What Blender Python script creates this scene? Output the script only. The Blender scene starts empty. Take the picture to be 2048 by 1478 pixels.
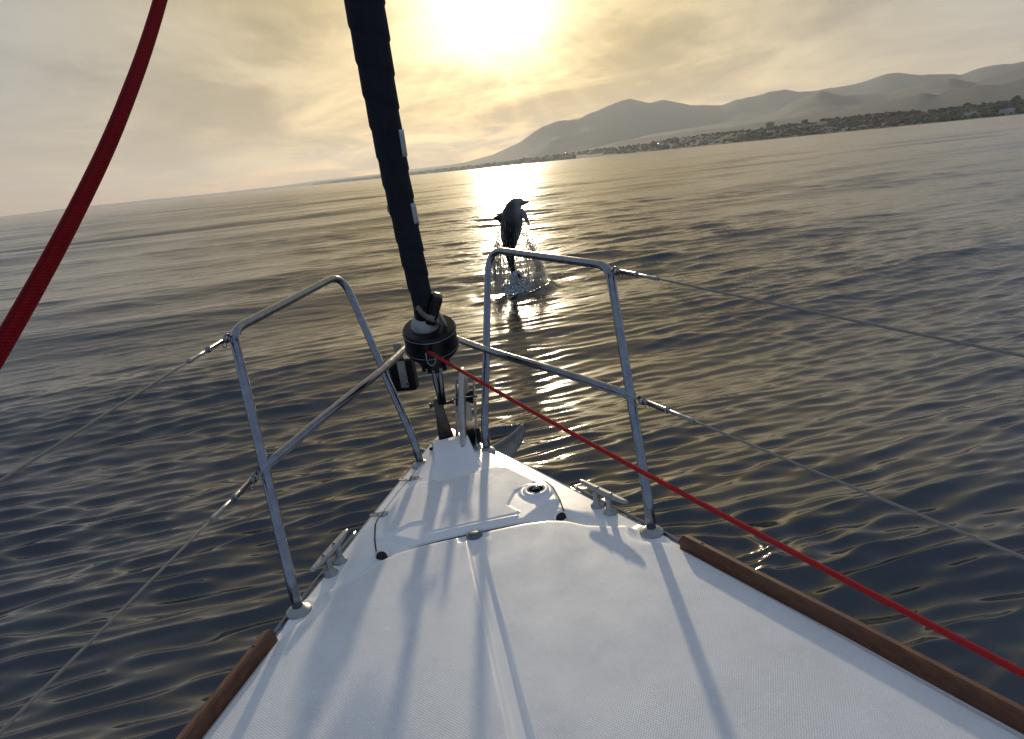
import bpy, bmesh, math, random
import numpy as np
from mathutils import Matrix, Vector

random.seed(7)
rng = np.random.default_rng(11)
scene = bpy.context.scene
C = scene.collection
R_ = math.radians

# ------------------------------------------------------------------ camera
CAM_LOC = Vector((-0.0944, -1.4964, 2.0545))
cam_d = bpy.data.cameras.new('camera')
cam = bpy.data.objects.new('camera', cam_d)
C.objects.link(cam)
rot = Matrix(((0.98028, 0.14024, -0.13923), (-0.17216, 0.26011, -0.95011), (-0.09703, 0.95534, 0.27912)))
cam.matrix_world = Matrix.Translation(CAM_LOC) @ rot.to_4x4()
cam_d.sensor_fit = 'HORIZONTAL'
cam_d.sensor_width = 36.0
cam_d.lens = 36.0 * 1400.0 / 2048.0
cam_d.clip_start = 0.05
cam_d.clip_end = 80000
scene.camera = cam

# ------------------------------------------------------------------ light
SUN_AZ, SUN_EL = R_(9.65), R_(11.9)          # azimuth from +Y towards +X
SUN = Vector((math.sin(SUN_AZ) * math.cos(SUN_EL), math.cos(SUN_AZ) * math.cos(SUN_EL), math.sin(SUN_EL)))
sun_d = bpy.data.lights.new('sun', 'SUN')
sun_d.energy = 2.9
sun_d.angle = R_(1.4)
sun_d.color = (1.0, 0.83, 0.58)
sun = bpy.data.objects.new('sun', sun_d)
C.objects.link(sun)
sun.rotation_euler = SUN.to_track_quat('Z', 'Y').to_euler()

scene.view_settings.view_transform = 'Standard'
scene.view_settings.look = 'None'
scene.view_settings.exposure = 0.1
scene.view_settings.gamma = 1.0
scene.view_settings.use_curve_mapping = False
cy = scene.cycles
cy.use_denoising = True
cy.max_bounces = 12
cy.glossy_bounces = 4
cy.diffuse_bounces = 3
cy.transmission_bounces = 12
cy.volume_bounces = 0
cy.transparent_max_bounces = 24
cy.sample_clamp_indirect = 6.0
cy.sample_clamp_direct = 30.0
cy.caustics_reflective = False
cy.caustics_refractive = False


class N:
    """small node-tree helper"""
    def __init__(self, tree):
        self.t = tree
        tree.nodes.clear()

    def n(self, kind, ins=None, **props):
        nd = self.t.nodes.new(kind)
        for k, v in props.items():
            setattr(nd, k, v)
        for k, v in (ins or {}).items():
            s = nd.inputs[k]
            if hasattr(v, 'is_linked') or hasattr(v, 'links'):
                self.t.links.new(v, s)
            else:
                s.default_value = v
        return nd

    def m(self, op, a, b=None, c=None):
        ins = {0: a}
        if b is not None: ins[1] = b
        if c is not None: ins[2] = c
        return self.n('ShaderNodeMath', ins, operation=op).outputs[0]

    def vm(self, op, a, b=None, out=0):
        ins = {0: a}
        if b is not None: ins[1] = b
        return self.n('ShaderNodeVectorMath', ins, operation=op).outputs[out]

    def mix(self, f, a, b, blend='MIX'):
        nd = self.n('ShaderNodeMix', None, data_type='RGBA', blend_type=blend)
        for i, v in ((0, f), (6, a), (7, b)):
            if hasattr(v, 'links'): self.t.links.new(v, nd.inputs[i])
            else: nd.inputs[i].default_value = v
        return nd.outputs[2]

    def ramp(self, f, stops):
        nd = self.n('ShaderNodeValToRGB', {0: f})
        e = nd.color_ramp.elements
        while len(e) < len(stops): e.new(0.5)
        for i, (p, c) in enumerate(stops):
            e[i].position = p; e[i].color = c
        return nd.outputs[0]

    def rng(self, f, a, b, c, d, smooth=False):
        nd = self.n('ShaderNodeMapRange', {0: f, 1: a, 2: b, 3: c, 4: d})
        if smooth: nd.interpolation_type = 'SMOOTHSTEP'
        return nd.outputs[0]


def c4(r, g, b): return (r, g, b, 1.0)


# ------------------------------------------------------------------ sky
world = bpy.data.worlds.new('World')
scene.world = world
world.use_nodes = True
w = N(world.node_tree)
tc = w.n('ShaderNodeTexCoord').outputs['Generated']
dirn = w.vm('NORMALIZE', tc)
cosS = w.vm('DOT_PRODUCT', dirn, tuple(SUN), out=1)
theta = w.m('MULTIPLY', w.m('ARCCOSINE', w.m('MINIMUM', w.m('MAXIMUM', cosS, -1.0), 1.0)), 57.2958)   # degrees from the sun
sep = w.n('ShaderNodeSeparateXYZ', {0: dirn})
elz = w.m('MAXIMUM', sep.outputs[2], 0.0)
sky = w.n('ShaderNodeTexSky', None, sky_type='NISHITA', sun_disc=False, sun_elevation=SUN_EL, sun_rotation=SUN_AZ,
          altitude=0, air_density=1.0, dust_density=1.0, ozone_density=1.0)
skyc = w.vm('SCALE', sky.outputs[0]); w.t.nodes[-1].inputs['Scale'].default_value = 0.085
# thin cloud deck, laid out on a horizontal sheet above the sea
den = w.m('ADD', elz, 0.10)
cx = w.m('DIVIDE', sep.outputs[0], den); cyy = w.m('DIVIDE', sep.outputs[1], den)
cvec = w.n('ShaderNodeCombineXYZ', {0: cx, 1: w.m('MULTIPLY', cyy, 0.62), 2: 0.3}).outputs[0]
n1 = w.n('ShaderNodeTexNoise', {'Vector': cvec, 'Scale': 0.9, 'Detail': 6.0, 'Roughness': 0.55, 'Distortion': 0.6}).outputs[0]
n2 = w.n('ShaderNodeTexNoise', {'Vector': cvec, 'Scale': 3.2, 'Detail': 5.0, 'Roughness': 0.6, 'Distortion': 1.2}).outputs[0]
cloudv = w.m('ADD', w.m('MULTIPLY', n1, 0.82), w.m('MULTIPLY', n2, 0.18))
cov = w.rng(cloudv, 0.30, 0.62, 0.72, 0.97, True)
warm = w.m('EXPONENT', w.m('MULTIPLY', w.m('POWER', w.m('DIVIDE', theta, 37.0), 2.0), -1.0))
lit = w.mix(warm, c4(0.29, 0.375, 0.53), c4(0.61, 0.425, 0.14))
shade = w.mix(warm, c4(0.24, 0.31, 0.44), c4(0.42, 0.31, 0.12))
cl = w.mix(w.rng(cloudv, 0.34, 0.66, 0.0, 1.0, True), lit, shade)
back = w.rng(cosS, -0.6, 0.5, 0.0, 1.0, True)
low = w.m('MULTIPLY', w.m('EXPONENT', w.m('DIVIDE', elz, -0.055)), w.m('MULTIPLY_ADD', back, 0.75, 0.15))
cl = w.mix(low, cl, c4(0.60, 0.37, 0.20))
skymix = w.mix(cov, skyc, cl)
# bright veil round the sun, with soft shafts
up = Vector((0, 0, 1)); sx = up.cross(SUN).normalized(); sy = SUN.cross(sx)
ang = w.m('ARCTAN2', w.vm('DOT_PRODUCT', dirn, tuple(sy), out=1), w.vm('DOT_PRODUCT', dirn, tuple(sx), out=1))
ray = w.n('ShaderNodeTexNoise', {'W': w.m('MULTIPLY', ang, 5.5), 'Scale': 1.0, 'Detail': 2.0}, noise_dimensions='1D').outputs[0]
rayf = w.m('MULTIPLY', w.rng(ray, 0.40, 0.70, 0.0, 1.0, True), w.m('EXPONENT', w.m('DIVIDE', theta, -8.0)))
ea = w.m('DIVIDE', w.vm('DOT_PRODUCT', dirn, tuple(sx), out=1), 1.25); eb = w.vm('DOT_PRODUCT', dirn, tuple(sy), out=1)
ell = w.m('MULTIPLY', w.m('SQRT', w.m('ADD', w.m('POWER', w.m('ABSOLUTE', ea), 2.0), w.m('POWER', w.m('ABSOLUTE', eb), 2.0))), 57.2958)     # the bright patch is drawn out sideways by the cloud
front = w.m('GREATER_THAN', cosS, 0.0)
def gauss(s, a): return w.m('MULTIPLY', w.m('MULTIPLY', w.m('EXPONENT', w.m('MULTIPLY', w.m('POWER', w.m('DIVIDE', ell, s), 2.0), -1.0)), a), front)
core = gauss(3.8, 1.7)
veil = w.m('ADD', gauss(5.2, 0.42), w.m('MULTIPLY', w.m('EXPONENT', w.m('DIVIDE', theta, -9.0)), 0.05))
veil = w.m('ADD', veil, w.m('MULTIPLY', rayf, 0.34))
def scale(col, f):
    nd = w.n('ShaderNodeVectorMath', {0: col}, operation='SCALE'); w.t.links.new(f, nd.inputs['Scale']); return nd.outputs[0]
glow = w.vm('ADD', scale((1.0, 0.93, 0.72), core), scale((1.0, 0.78, 0.34), veil))
tot = w.vm('ADD', skymix, glow)
bg = w.n('ShaderNodeBackground', {0: tot, 1: 1.0})
w.n('ShaderNodeOutputWorld', {0: bg.outputs[0]})

# ------------------------------------------------------------------ materials
MATS = {}


def principled(name, col, rough=0.5, metal=0.0, **kw):
    m = bpy.data.materials.new(name); m.use_nodes = True
    t = N(m.node_tree)
    p = t.n('ShaderNodeBsdfPrincipled', {'Base Color': c4(*col), 'Roughness': rough, 'Metallic': metal})
    for k, v in kw.items(): p.inputs[k.replace('_', ' ')].default_value = v
    o = t.n('ShaderNodeOutputMaterial', {0: p.outputs[0]})
    MATS[name] = m
    return m, t, p


def noisy(name, col, col2, scale, rough=0.5, metal=0.0, bump=0.0, detail=4.0, rvar=0.0, stretch=(1, 1, 1), dist=0.002, **kw):
    m, t, p = principled(name, col, rough, metal, **kw)
    co = t.n('ShaderNodeTexCoord').outputs['Object']
    co = t.n('ShaderNodeMapping', {0: co, 3: stretch}).outputs[0]
    nz = t.n('ShaderNodeTexNoise', {'Vector': co, 'Scale': scale, 'Detail': detail, 'Roughness': 0.6}).outputs[0]
    f = t.rng(nz, 0.32, 0.68, 0, 1)
    t.t.links.new(t.mix(f, c4(*col), c4(*col2)), p.inputs['Base Color'])
    if rvar: t.t.links.new(t.rng(nz, 0.3, 0.7, rough - rvar, rough + rvar), p.inputs['Roughness'])
    if bump:
        b = t.n('ShaderNodeBump', {'Strength': bump, 'Distance': dist, 'Height': nz}).outputs[0]
        t.t.links.new(b, p.inputs['Normal'])
    return m, t, p


noisy('steel', (0.19, 0.205, 0.235), (0.28, 0.295, 0.32), 40, rough=0.16, metal=1.0, rvar=0.06)
noisy('galvanised', (0.36, 0.37, 0.38), (0.52, 0.52, 0.50), 60, rough=0.5, metal=0.55, rvar=0.1, bump=0.15)
noisy('claw_metal', (0.17, 0.19, 0.20), (0.26, 0.27, 0.27), 25, rough=0.55, metal=0.35, bump=0.15)
noisy('alloy', (0.27, 0.275, 0.275), (0.37, 0.37, 0.36), 90, rough=0.42, metal=0.6, rvar=0.1)
noisy('dark_steel', (0.06, 0.065, 0.07), (0.15, 0.14, 0.13), 50, rough=0.4, metal=0.7, rvar=0.12)
noisy('black_plastic', (0.003, 0.003, 0.004), (0.007, 0.007, 0.009), 70, rough=0.34, rvar=0.1, Specular_IOR_Level=0.28)
noisy('black_rubber', (0.012, 0.012, 0.012), (0.022, 0.02, 0.018), 60, rough=0.75)
noisy('grey_plastic', (0.10, 0.11, 0.125), (0.15, 0.155, 0.165), 120, rough=0.5, bump=0.1)
noisy('dirty_white', (0.24, 0.225, 0.19), (0.38, 0.36, 0.31), 45, rough=0.6)
noisy('sail_cloth', (0.0045, 0.006, 0.013), (0.010, 0.012, 0.022), 55, rough=0.85, bump=0.5, stretch=(1, 1, 0.25))
noisy('patch_cloth', (0.40, 0.42, 0.40), (0.55, 0.56, 0.52), 80, rough=0.45)
principled('red_lens', (0.55, 0.03, 0.015), 0.25)
noisy('hull_paint', (0.74, 0.75, 0.76), (0.80, 0.80, 0.79), 3, rough=0.25)
noisy('stain', (0.10, 0.09, 0.07), (0.25, 0.22, 0.18), 60, rough=0.7)

# teak toe rail
m, t, p = principled('teak', (0.12, 0.045, 0.018), 0.62)
co = t.n('ShaderNodeTexCoord').outputs['Object']
a = t.n('ShaderNodeMapping', {0: co, 2: (0, 0, R_(24)), 3: (60, 3.0, 60)}).outputs[0]
nz = t.n('ShaderNodeTexNoise', {'Vector': a, 'Scale': 1.6, 'Detail': 6, 'Roughness': 0.65}).outputs[0]
nz2 = t.n('ShaderNodeTexNoise', {'Vector': co, 'Scale': 9, 'Detail': 4}).outputs[0]
col = t.ramp(nz, [(0.28, c4(0.036, 0.011, 0.004)), (0.5, c4(0.105, 0.036, 0.012)), (0.74, c4(0.18, 0.068, 0.024))])
col = t.mix(t.rng(nz2, 0.35, 0.7, 0.0, 0.5), col, c4(0.11, 0.050, 0.024))
t.t.links.new(col, p.inputs['Base Color'])
t.t.links.new(t.n('ShaderNodeBump', {'Strength': 0.45, 'Distance': 0.0015, 'Height': nz}).outputs[0], p.inputs['Normal'])

# gelcoat with moulded non-slip, one material for deck and locker lid
m, t, p = principled('gelcoat', (0.78, 0.78, 0.77), 0.32)
co = t.n('ShaderNodeTexCoord').outputs['Object']
att = t.n('ShaderNodeAttribute', None, attribute_name='nonslip').outputs['Fac']
sp = t.n('ShaderNodeSeparateXYZ', {0: co})
kk = 2 * math.pi / 0.0044
ua = t.m('SINE', t.m('MULTIPLY', t.m('ADD', sp.outputs[0], t.m('MULTIPLY', sp.outputs[1], 0.9)), kk * 0.72))
va = t.m('SINE', t.m('MULTIPLY', t.m('SUBTRACT', sp.outputs[0], t.m('MULTIPLY', sp.outputs[1], 0.55)), kk * 0.95))
pat = t.m('ADD', t.m('MULTIPLY', ua, 0.5), t.m('MULTIPLY', va, 0.5))
fine = t.n('ShaderNodeTexNoise', {'Vector': co, 'Scale': 420, 'Detail': 3}).outputs[0]
blot = t.n('ShaderNodeTexNoise', {'Vector': co, 'Scale': 7, 'Detail': 7, 'Roughness': 0.7}).outputs[0]
spot = t.n('ShaderNodeTexNoise', {'Vector': co, 'Scale': 38, 'Detail': 6, 'Roughness': 0.75, 'Distortion': 0.4}).outputs[0]
grime = t.m('MULTIPLY', t.rng(blot, 0.38, 0.68, 0, 1), t.rng(spot, 0.35, 0.65, 0.2, 1))
smoothc = t.mix(t.m('MULTIPLY', grime, 0.35), c4(0.80, 0.80, 0.78), c4(0.66, 0.65, 0.61))
roughc = t.mix(grime, c4(0.70, 0.71, 0.71), c4(0.58, 0.585, 0.575))
roughc = t.mix(t.rng(spot, 0.58, 0.70, 0, 0.75), roughc, c4(0.82, 0.82, 0.80))
roughc = t.mix(t.rng(fine, 0.58, 0.75, 0, 0.35), roughc, c4(0.45, 0.45, 0.44))
t.t.links.new(t.mix(att, smoothc, roughc), p.inputs['Base Color'])
t.t.links.new(t.m('ADD', t.m('MULTIPLY', att, 0.26), t.rng(blot, 0.3, 0.7, 0.24, 0.40)), p.inputs['Roughness'])
hgt = t.m('MULTIPLY', att, t.m('ADD', t.m('MULTIPLY', pat, 0.00026), t.m('MULTIPLY', fine, 0.0005)))
hgt = t.m('ADD', hgt, t.m('MULTIPLY', blot, 0.0004))
t.t.links.new(t.n('ShaderNodeBump', {'Strength': 0.6, 'Distance': 1.0, 'Height': hgt}).outputs[0], p.inputs['Normal'])


def rope_mat(name, ca, cb, pitch):
    m, t, p = principled(name, ca, 0.85)
    uv = t.n('ShaderNodeUVMap').outputs[0]
    s = t.n('ShaderNodeSeparateXYZ', {0: uv})
    a1 = t.m('SINE', t.m('MULTIPLY_ADD', s.outputs[1], 2 * math.pi / pitch, t.m('MULTIPLY', s.outputs[0], 2 * math.pi * 10)))
    a2 = t.m('SINE', t.m('MULTIPLY_ADD', s.outputs[1], 2 * math.pi / pitch, t.m('MULTIPLY', s.outputs[0], -2 * math.pi * 10)))
    h = t.m('MAXIMUM', a1, a2)
    co = t.n('ShaderNodeTexCoord').outputs['Object']
    nz = t.n('ShaderNodeTexNoise', {'Vector': co, 'Scale': 300, 'Detail': 3}).outputs[0]
    f = t.m('MULTIPLY', t.rng(h, 0.1, 1.0, 0, 1), t.rng(nz, 0.3, 0.7, 0.6, 1.0))
    t.t.links.new(t.mix(f, c4(*ca), c4(*cb)), p.inputs['Base Color'])
    hh = t.m('ADD', t.m('MULTIPLY', h, 0.4), nz)
    t.t.links.new(t.n('ShaderNodeBump', {'Strength': 0.8, 'Distance': 0.0012, 'Height': hh}).outputs[0], p.inputs['Normal'])
    p.inputs['Specular IOR Level'].default_value = 0.15


rope_mat('red_rope', (0.20, 0.003, 0.006), (0.30, 0.006, 0.011), 0.003)
rope_mat('red_line', (0.30, 0.012, 0.013), (0.58, 0.045, 0.04), 0.005)
rope_mat('wire', (0.22, 0.20, 0.17), (0.42, 0.39, 0.33), 0.004)

# sea water
m, t, p = principled('sea_water', (0.004, 0.011, 0.018), 0.08, IOR=1.66)
att = t.n('ShaderNodeAttribute', None, attribute_name='rough').outputs['Fac']
geo = t.n('ShaderNodeNewGeometry').outputs['Position']
mp = t.n('ShaderNodeMapping', {0: geo, 2: (0, 0, R_(8)), 3: (1.0, 2.6, 1.0)}).outputs[0]
b1 = t.n('ShaderNodeTexNoise', {'Vector': mp, 'Scale': 3.4, 'Detail': 5, 'Roughness': 0.55, 'Distortion': 0.3}).outputs[0]
b2 = t.n('ShaderNodeTexNoise', {'Vector': mp, 'Scale': 14, 'Detail': 3, 'Roughness': 0.5}).outputs[0]
b3 = t.n('ShaderNodeTexNoise', {'Vector': mp, 'Scale': 0.55, 'Detail': 3, 'Roughness': 0.6}).outputs[0]
hh = t.m('ADD', t.m('MULTIPLY', b1, 0.003), t.m('MULTIPLY', b2, 0.0012))
chop = t.n('ShaderNodeAttribute', None, attribute_name='chop').outputs['Fac']
b4 = t.n('ShaderNodeTexNoise', {'Vector': mp, 'Scale': 1.5, 'Detail': 3, 'Roughness': 0.55, 'Distortion': 0.4}).outputs[0]
hh = t.m('ADD', hh, t.m('MULTIPLY', chop, t.m('ADD', t.m('MULTIPLY', b4, 0.065), t.m('MULTIPLY', b3, 0.06))))
t.t.links.new(t.n('ShaderNodeBump', {'Strength': 0.6, 'Distance': 1.0, 'Height': hh}).outputs[0], p.inputs['Normal'])
t.t.links.new(att, p.inputs['Roughness'])

# dolphin skin: dark cape, paler flank and belly
m, t, p = principled('dolphin_skin', (0.03, 0.032, 0.036), 0.28)
co = t.n('ShaderNodeTexCoord').outputs['Object']
s = t.n('ShaderNodeSeparateXYZ', {0: co})
nz = t.n('ShaderNodeTexNoise', {'Vector': co, 'Scale': 6, 'Detail': 3}).outputs[0]
f = t.m('ADD', s.outputs[0], t.m('MULTIPLY_ADD', nz, 0.10, -0.05))
col = t.ramp(t.rng(f, -0.2, 0.2, 0, 1), [(0.50, c4(0.010, 0.010, 0.011)), (0.68, c4(0.028, 0.028, 0.029)), (0.90, c4(0.20, 0.19, 0.18))])
t.t.links.new(col, p.inputs['Base Color'])

# spray and foam
m = bpy.data.materials.new('spray'); m.use_nodes = True; t = N(m.node_tree); MATS['spray'] = m
nz = t.n('ShaderNodeTexNoise', {'Vector': t.n('ShaderNodeTexCoord').outputs['Object'], 'Scale': 30.0}).outputs[0]
g = t.n('ShaderNodeBsdfGlossy', {'Color': c4(0.9, 0.9, 0.9), 'Roughness': t.rng(nz, 0.3, 0.7, 0.1, 0.3)})
tr = t.n('ShaderNodeBsdfTranslucent', {'Color': c4(0.92, 0.92, 0.90)})
rf = t.n('ShaderNodeBsdfRefraction', {'Color': c4(1, 1, 1), 'Roughness': 0.2, 'IOR': 1.07})
a = t.n('ShaderNodeMixShader', {0: 0.75, 1: tr.outputs[0], 2: rf.outputs[0]})
b = t.n('ShaderNodeMixShader', {0: 0.15, 1: a.outputs[0], 2: g.outputs[0]})
b = t.n('ShaderNodeMixShader', {0: t.rng(nz, 0.35, 0.65, 0.1, 0.4), 1: b.outputs[0], 2: t.n('ShaderNodeBsdfTransparent').outputs[0]})
t.n('ShaderNodeOutputMaterial', {0: b.outputs[0]})
noisy('foam', (0.62, 0.66, 0.68), (0.80, 0.82, 0.82), 30, rough=0.5, bump=0.4, dist=0.01)

# land
noisy('hill_scrub', (0.035, 0.045, 0.045), (0.06, 0.065, 0.058), 0.004, rough=0.95, detail=8)
noisy('coast_ground', (0.025, 0.032, 0.018), (0.06, 0.06, 0.04), 0.02, rough=0.95, detail=6)
noisy('tree_leaf', (0.020, 0.030, 0.016), (0.045, 0.055, 0.028), 0.06, rough=0.9)
noisy('villa_white', (0.40, 0.39, 0.37), (0.52, 0.50, 0.47), 0.1, rough=0.8)
noisy('villa_ochre', (0.22, 0.18, 0.14), (0.30, 0.25, 0.19), 0.1, rough=0.8)
noisy('roof_tile', (0.20, 0.09, 0.055), (0.28, 0.14, 0.09), 0.5, rough=0.85)
noisy('window_glass', (0.03, 0.04, 0.05), (0.06, 0.07, 0.08), 0.3, rough=0.15)
m = bpy.data.materials.new('glint_glow'); m.use_nodes = True; t = N(m.node_tree); MATS['glint_glow'] = m  # emission that stands in for bright glints on the shore
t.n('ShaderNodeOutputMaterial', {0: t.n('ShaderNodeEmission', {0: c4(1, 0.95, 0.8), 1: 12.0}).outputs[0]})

# ------------------------------------------------------------------ mesh helpers
RB = Matrix(((0.99895541, 0.0, -0.04569557), (-0.0011382, 0.99968974, -0.02488238), (0.04568139, 0.0249084, 0.99864547)))
MB = Matrix.Translation((0, 0, 1.12)) @ RB.to_4x4()      # boat frame: x starboard, y forward, z up from the deck edge
BASE = {}


def tag(o, label=None, cat=None, group=None, kind=None):
    if label: o['label'] = label
    if cat: o['category'] = cat
    if group: o['group'] = group
    if kind: o['kind'] = kind
    return o


def thing(name, label, cat, base=(0, 0, 0), group=None, boat=True):
    o = bpy.data.objects.new(name, None)
    C.objects.link(o)
    o.empty_display_size = 0.1
    o.matrix_world = (MB if boat else Matrix.Identity(4)) @ Matrix.Translation(base)
    BASE[o.name] = Vector(base)
    return tag(o, label, cat, group)


def link(name, me, mat, parent=None, smooth=True):
    o = bpy.data.objects.new(name, me)
    C.objects.link(o)
    if mat: me.materials.append(MATS[mat])
    if parent is not None:
        o.parent = parent
        BASE[o.name] = BASE[parent.name]
    if smooth:
        me.polygons.foreach_set('use_smooth', [True] * len(me.polygons))
    return o


def geo_mesh(name, verts, faces, base=(0, 0, 0)):
    me = bpy.data.meshes.new(name)
    b = np.asarray(base, float)
    v = np.asarray(verts, float) - b
    me.from_pydata(v.tolist(), [], faces)
    me.update()
    return me


def part(name, vf, mat, parent, smooth=True, uv=None):
    me = geo_mesh(name, vf[0], vf[1], BASE[parent.name])
    o = link(name, me, mat, parent, smooth)
    if len(vf) > 2 and vf[2] is not None: set_uv(me, vf[2])
    return o


def set_uv(me, uvs):
    l = me.uv_layers.new(name='UVMap')
    arr = np.zeros((len(me.loops), 2), np.float32)
    vi = np.zeros(len(me.loops), np.int32)
    me.loops.foreach_get('vertex_index', vi)
    arr[:] = np.asarray(uvs, np.float32)[vi]
    l.data.foreach_set('uv', arr.ravel())


def merge(*vfs):
    V, F = [], []
    for vf in vfs:
        n = len(V); V += [tuple(q) for q in vf[0]]
        F += [tuple(i + n for i in f) for f in vf[1]]
    return V, F


def tube(path, rad, seg=14, caps=True, sq=(1, 1)):
    """swept tube; rad scalar or list; returns verts, faces, uv (u round, v along)"""
    P = [Vector(q) for q in path]
    n = len(P)
    rr = rad if hasattr(rad, '__len__') else [rad] * n
    T = []
    for i in range(n):
        a = P[max(i - 1, 0)]; b = P[min(i + 1, n - 1)]
        T.append((b - a).normalized())
    ref = Vector((0, 0, 1)) if abs(T[0].z) < 0.9 else Vector((1, 0, 0))
    nrm = (ref - T[0] * ref.dot(T[0])).normalized()
    V, F, UV = [], [], []
    L = 0.0
    for i in range(n):
        if i:
            nrm = (nrm - T[i] * nrm.dot(T[i])).normalized()
            L += (P[i] - P[i - 1]).length
        bn = T[i].cross(nrm)
        for k in range(seg):
            a = 2 * math.pi * k / seg
            V.append(tuple(P[i] + (nrm * math.cos(a) * sq[0] + bn * math.sin(a) * sq[1]) * rr[i]))
            UV.append((k / seg, L))
    for i in range(n - 1):
        for k in range(seg):
            k2 = (k + 1) % seg
            F.append((i * seg + k, i * seg + k2, (i + 1) * seg + k2, (i + 1) * seg + k))
    if caps:
        F.append(tuple(range(seg - 1, -1, -1)))
        F.append(tuple((n - 1) * seg + k for k in range(seg)))
    return V, F, UV


def fillet(pts, radii, steps=7):
    """polyline with rounded corners"""
    P = [Vector(q) for q in pts]
    out = [P[0]]
    for i in range(1, len(P) - 1):
        r = radii[i - 1]
        if r <= 0: out.append(P[i]); continue
        a = (P[i - 1] - P[i]); b = (P[i + 1] - P[i])
        ra = min(r, a.length * 0.45); rb = min(r, b.length * 0.45)
        A = P[i] + a.normalized() * ra; B = P[i] + b.normalized() * rb
        for k in range(steps + 1):
            s = k / steps
            out.append(A * (1 - s) ** 2 + P[i] * 2 * s * (1 - s) + B * s * s)
    out.append(P[-1])
    # subdivide long straights
    res = [out[0]]
    for a, b in zip(out, out[1:]):
        m_ = max(1, int((b - a).length / 0.05))
        for k in range(1, m_ + 1): res.append(a.lerp(b, k / m_))
    return res


def frame_of(axis, hint=Vector((1, 0, 0))):
    z = Vector(axis).normalized()
    x = (Vector(hint) - z * z.dot(hint)).normalized()
    return x, z.cross(x), z


def lathe(profile, origin=(0, 0, 0), axis=(0, 0, 1), seg=32, caps=True):
    x, y, z = frame_of(axis, Vector((1, 0, 0)) if abs(Vector(axis).normalized().x) < 0.9 else Vector((0, 1, 0)))
    o = Vector(origin); V, F = [], []
    for r, h in profile:
        for k in range(seg):
            a = 2 * math.pi * k / seg
            V.append(tuple(o + x * r * math.cos(a) + y * r * math.sin(a) + z * h))
    for i in range(len(profile) - 1):
        for k in range(seg):
            k2 = (k + 1) % seg
            F.append((i * seg + k, i * seg + k2, (i + 1) * seg + k2, (i + 1) * seg + k))
    if caps:
        F.append(tuple(range(seg - 1, -1, -1)))
        F.append(tuple((len(profile) - 1) * seg + k for k in range(seg)))
    return V, F


def bbox(sx, sy, sz, bev=0.003, seg=2, mat=None):
    """bevelled box centred at origin, optionally transformed by 4x4"""
    bm = bmesh.new()
    bmesh.ops.create_cube(bm, size=1.0)
    bmesh.ops.scale(bm, vec=(sx, sy, sz), verts=bm.verts)
    if bev: bmesh.ops.bevel(bm, geom=bm.edges[:], offset=bev, segments=seg, affect='EDGES', profile=0.6)
    if mat is not None: bmesh.ops.transform(bm, matrix=mat, verts=bm.verts)
    bm.verts.index_update()
    V = [tuple(v.co) for v in bm.verts]; F = [tuple(v.index for v in f.verts) for f in bm.faces]
    bm.free()
    return V, F


def prism(outline, origin, ex, ey, ez, thick, bev=0.0):
    """outline (2D) in plane ex,ey extruded by thick along ez (centred)"""
    o = Vector(origin); ex, ey, ez = Vector(ex), Vector(ey), Vector(ez)
    bm = bmesh.new()
    lo = [bm.verts.new(o + ex * a + ey * b - ez * thick / 2) for a, b in outline]
    f = bm.faces.new(lo)
    r = bmesh.ops.extrude_face_region(bm, geom=[f])
    bmesh.ops.translate(bm, vec=ez * thick, verts=[g for g in r['geom'] if isinstance(g, bmesh.types.BMVert)])
    bmesh.ops.recalc_face_normals(bm, faces=bm.faces)
    if bev: bmesh.ops.bevel(bm, geom=bm.edges[:], offset=bev, segments=2, affect='EDGES')
    bm.verts.index_update()
    V = [tuple(v.co) for v in bm.verts]; F = [tuple(v.index for v in f.verts) for f in bm.faces]
    bm.free()
    return V, F


def flat(o):
    o.data.polygons.foreach_set('use_smooth', [False] * len(o.data.polygons)); return o


def edge_smooth(o, deg=40):
    """smooth shading kept crisp over sharp edges"""
    me = o.data
    me.polygons.foreach_set('use_smooth', [True] * len(me.polygons))
    bm = bmesh.new(); bm.from_mesh(me)
    for e in bm.edges:
        if len(e.link_faces) == 2: e.smooth = e.calc_face_angle(0) < R_(deg)
    bm.to_mesh(me); bm.free()
    return o


def sstep(a, b, x):
    t_ = np.clip((x - a) / (b - a), 0, 1); return t_ * t_ * (3 - 2 * t_)


def vnoise(x, y, seed=0):
    xi = np.floor(x).astype(np.int64); yi = np.floor(y).astype(np.int64)
    xf = x - xi; yf = y - yi
    def h(a, b):
        n_ = (a * 374761393 + b * 668265263 + seed * 974711) & 0xffffffff
        n_ = ((n_ ^ (n_ >> 13)) * 1274126177) & 0xffffffff
        return ((n_ ^ (n_ >> 16)) & 0xffff) / 65535.0
    u_ = xf * xf * (3 - 2 * xf); v_ = yf * yf * (3 - 2 * yf)
    return (h(xi, yi) * (1 - u_) + h(xi + 1, yi) * u_) * (1 - v_) + (h(xi, yi + 1) * (1 - u_) + h(xi + 1, yi + 1) * u_) * v_


def fbm(x, y, seed=0, oct=5):
    s = 0; a_ = 0.5
    for k in range(oct):
        s = s + a_ * vnoise(x * 2 ** k, y * 2 ** k, seed + k); a_ *= 0.5
    return s


# ------------------------------------------------------------------ sea
SPLASH = (1.86, 10.35)
WAKE = (1.50, 1.42)


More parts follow.
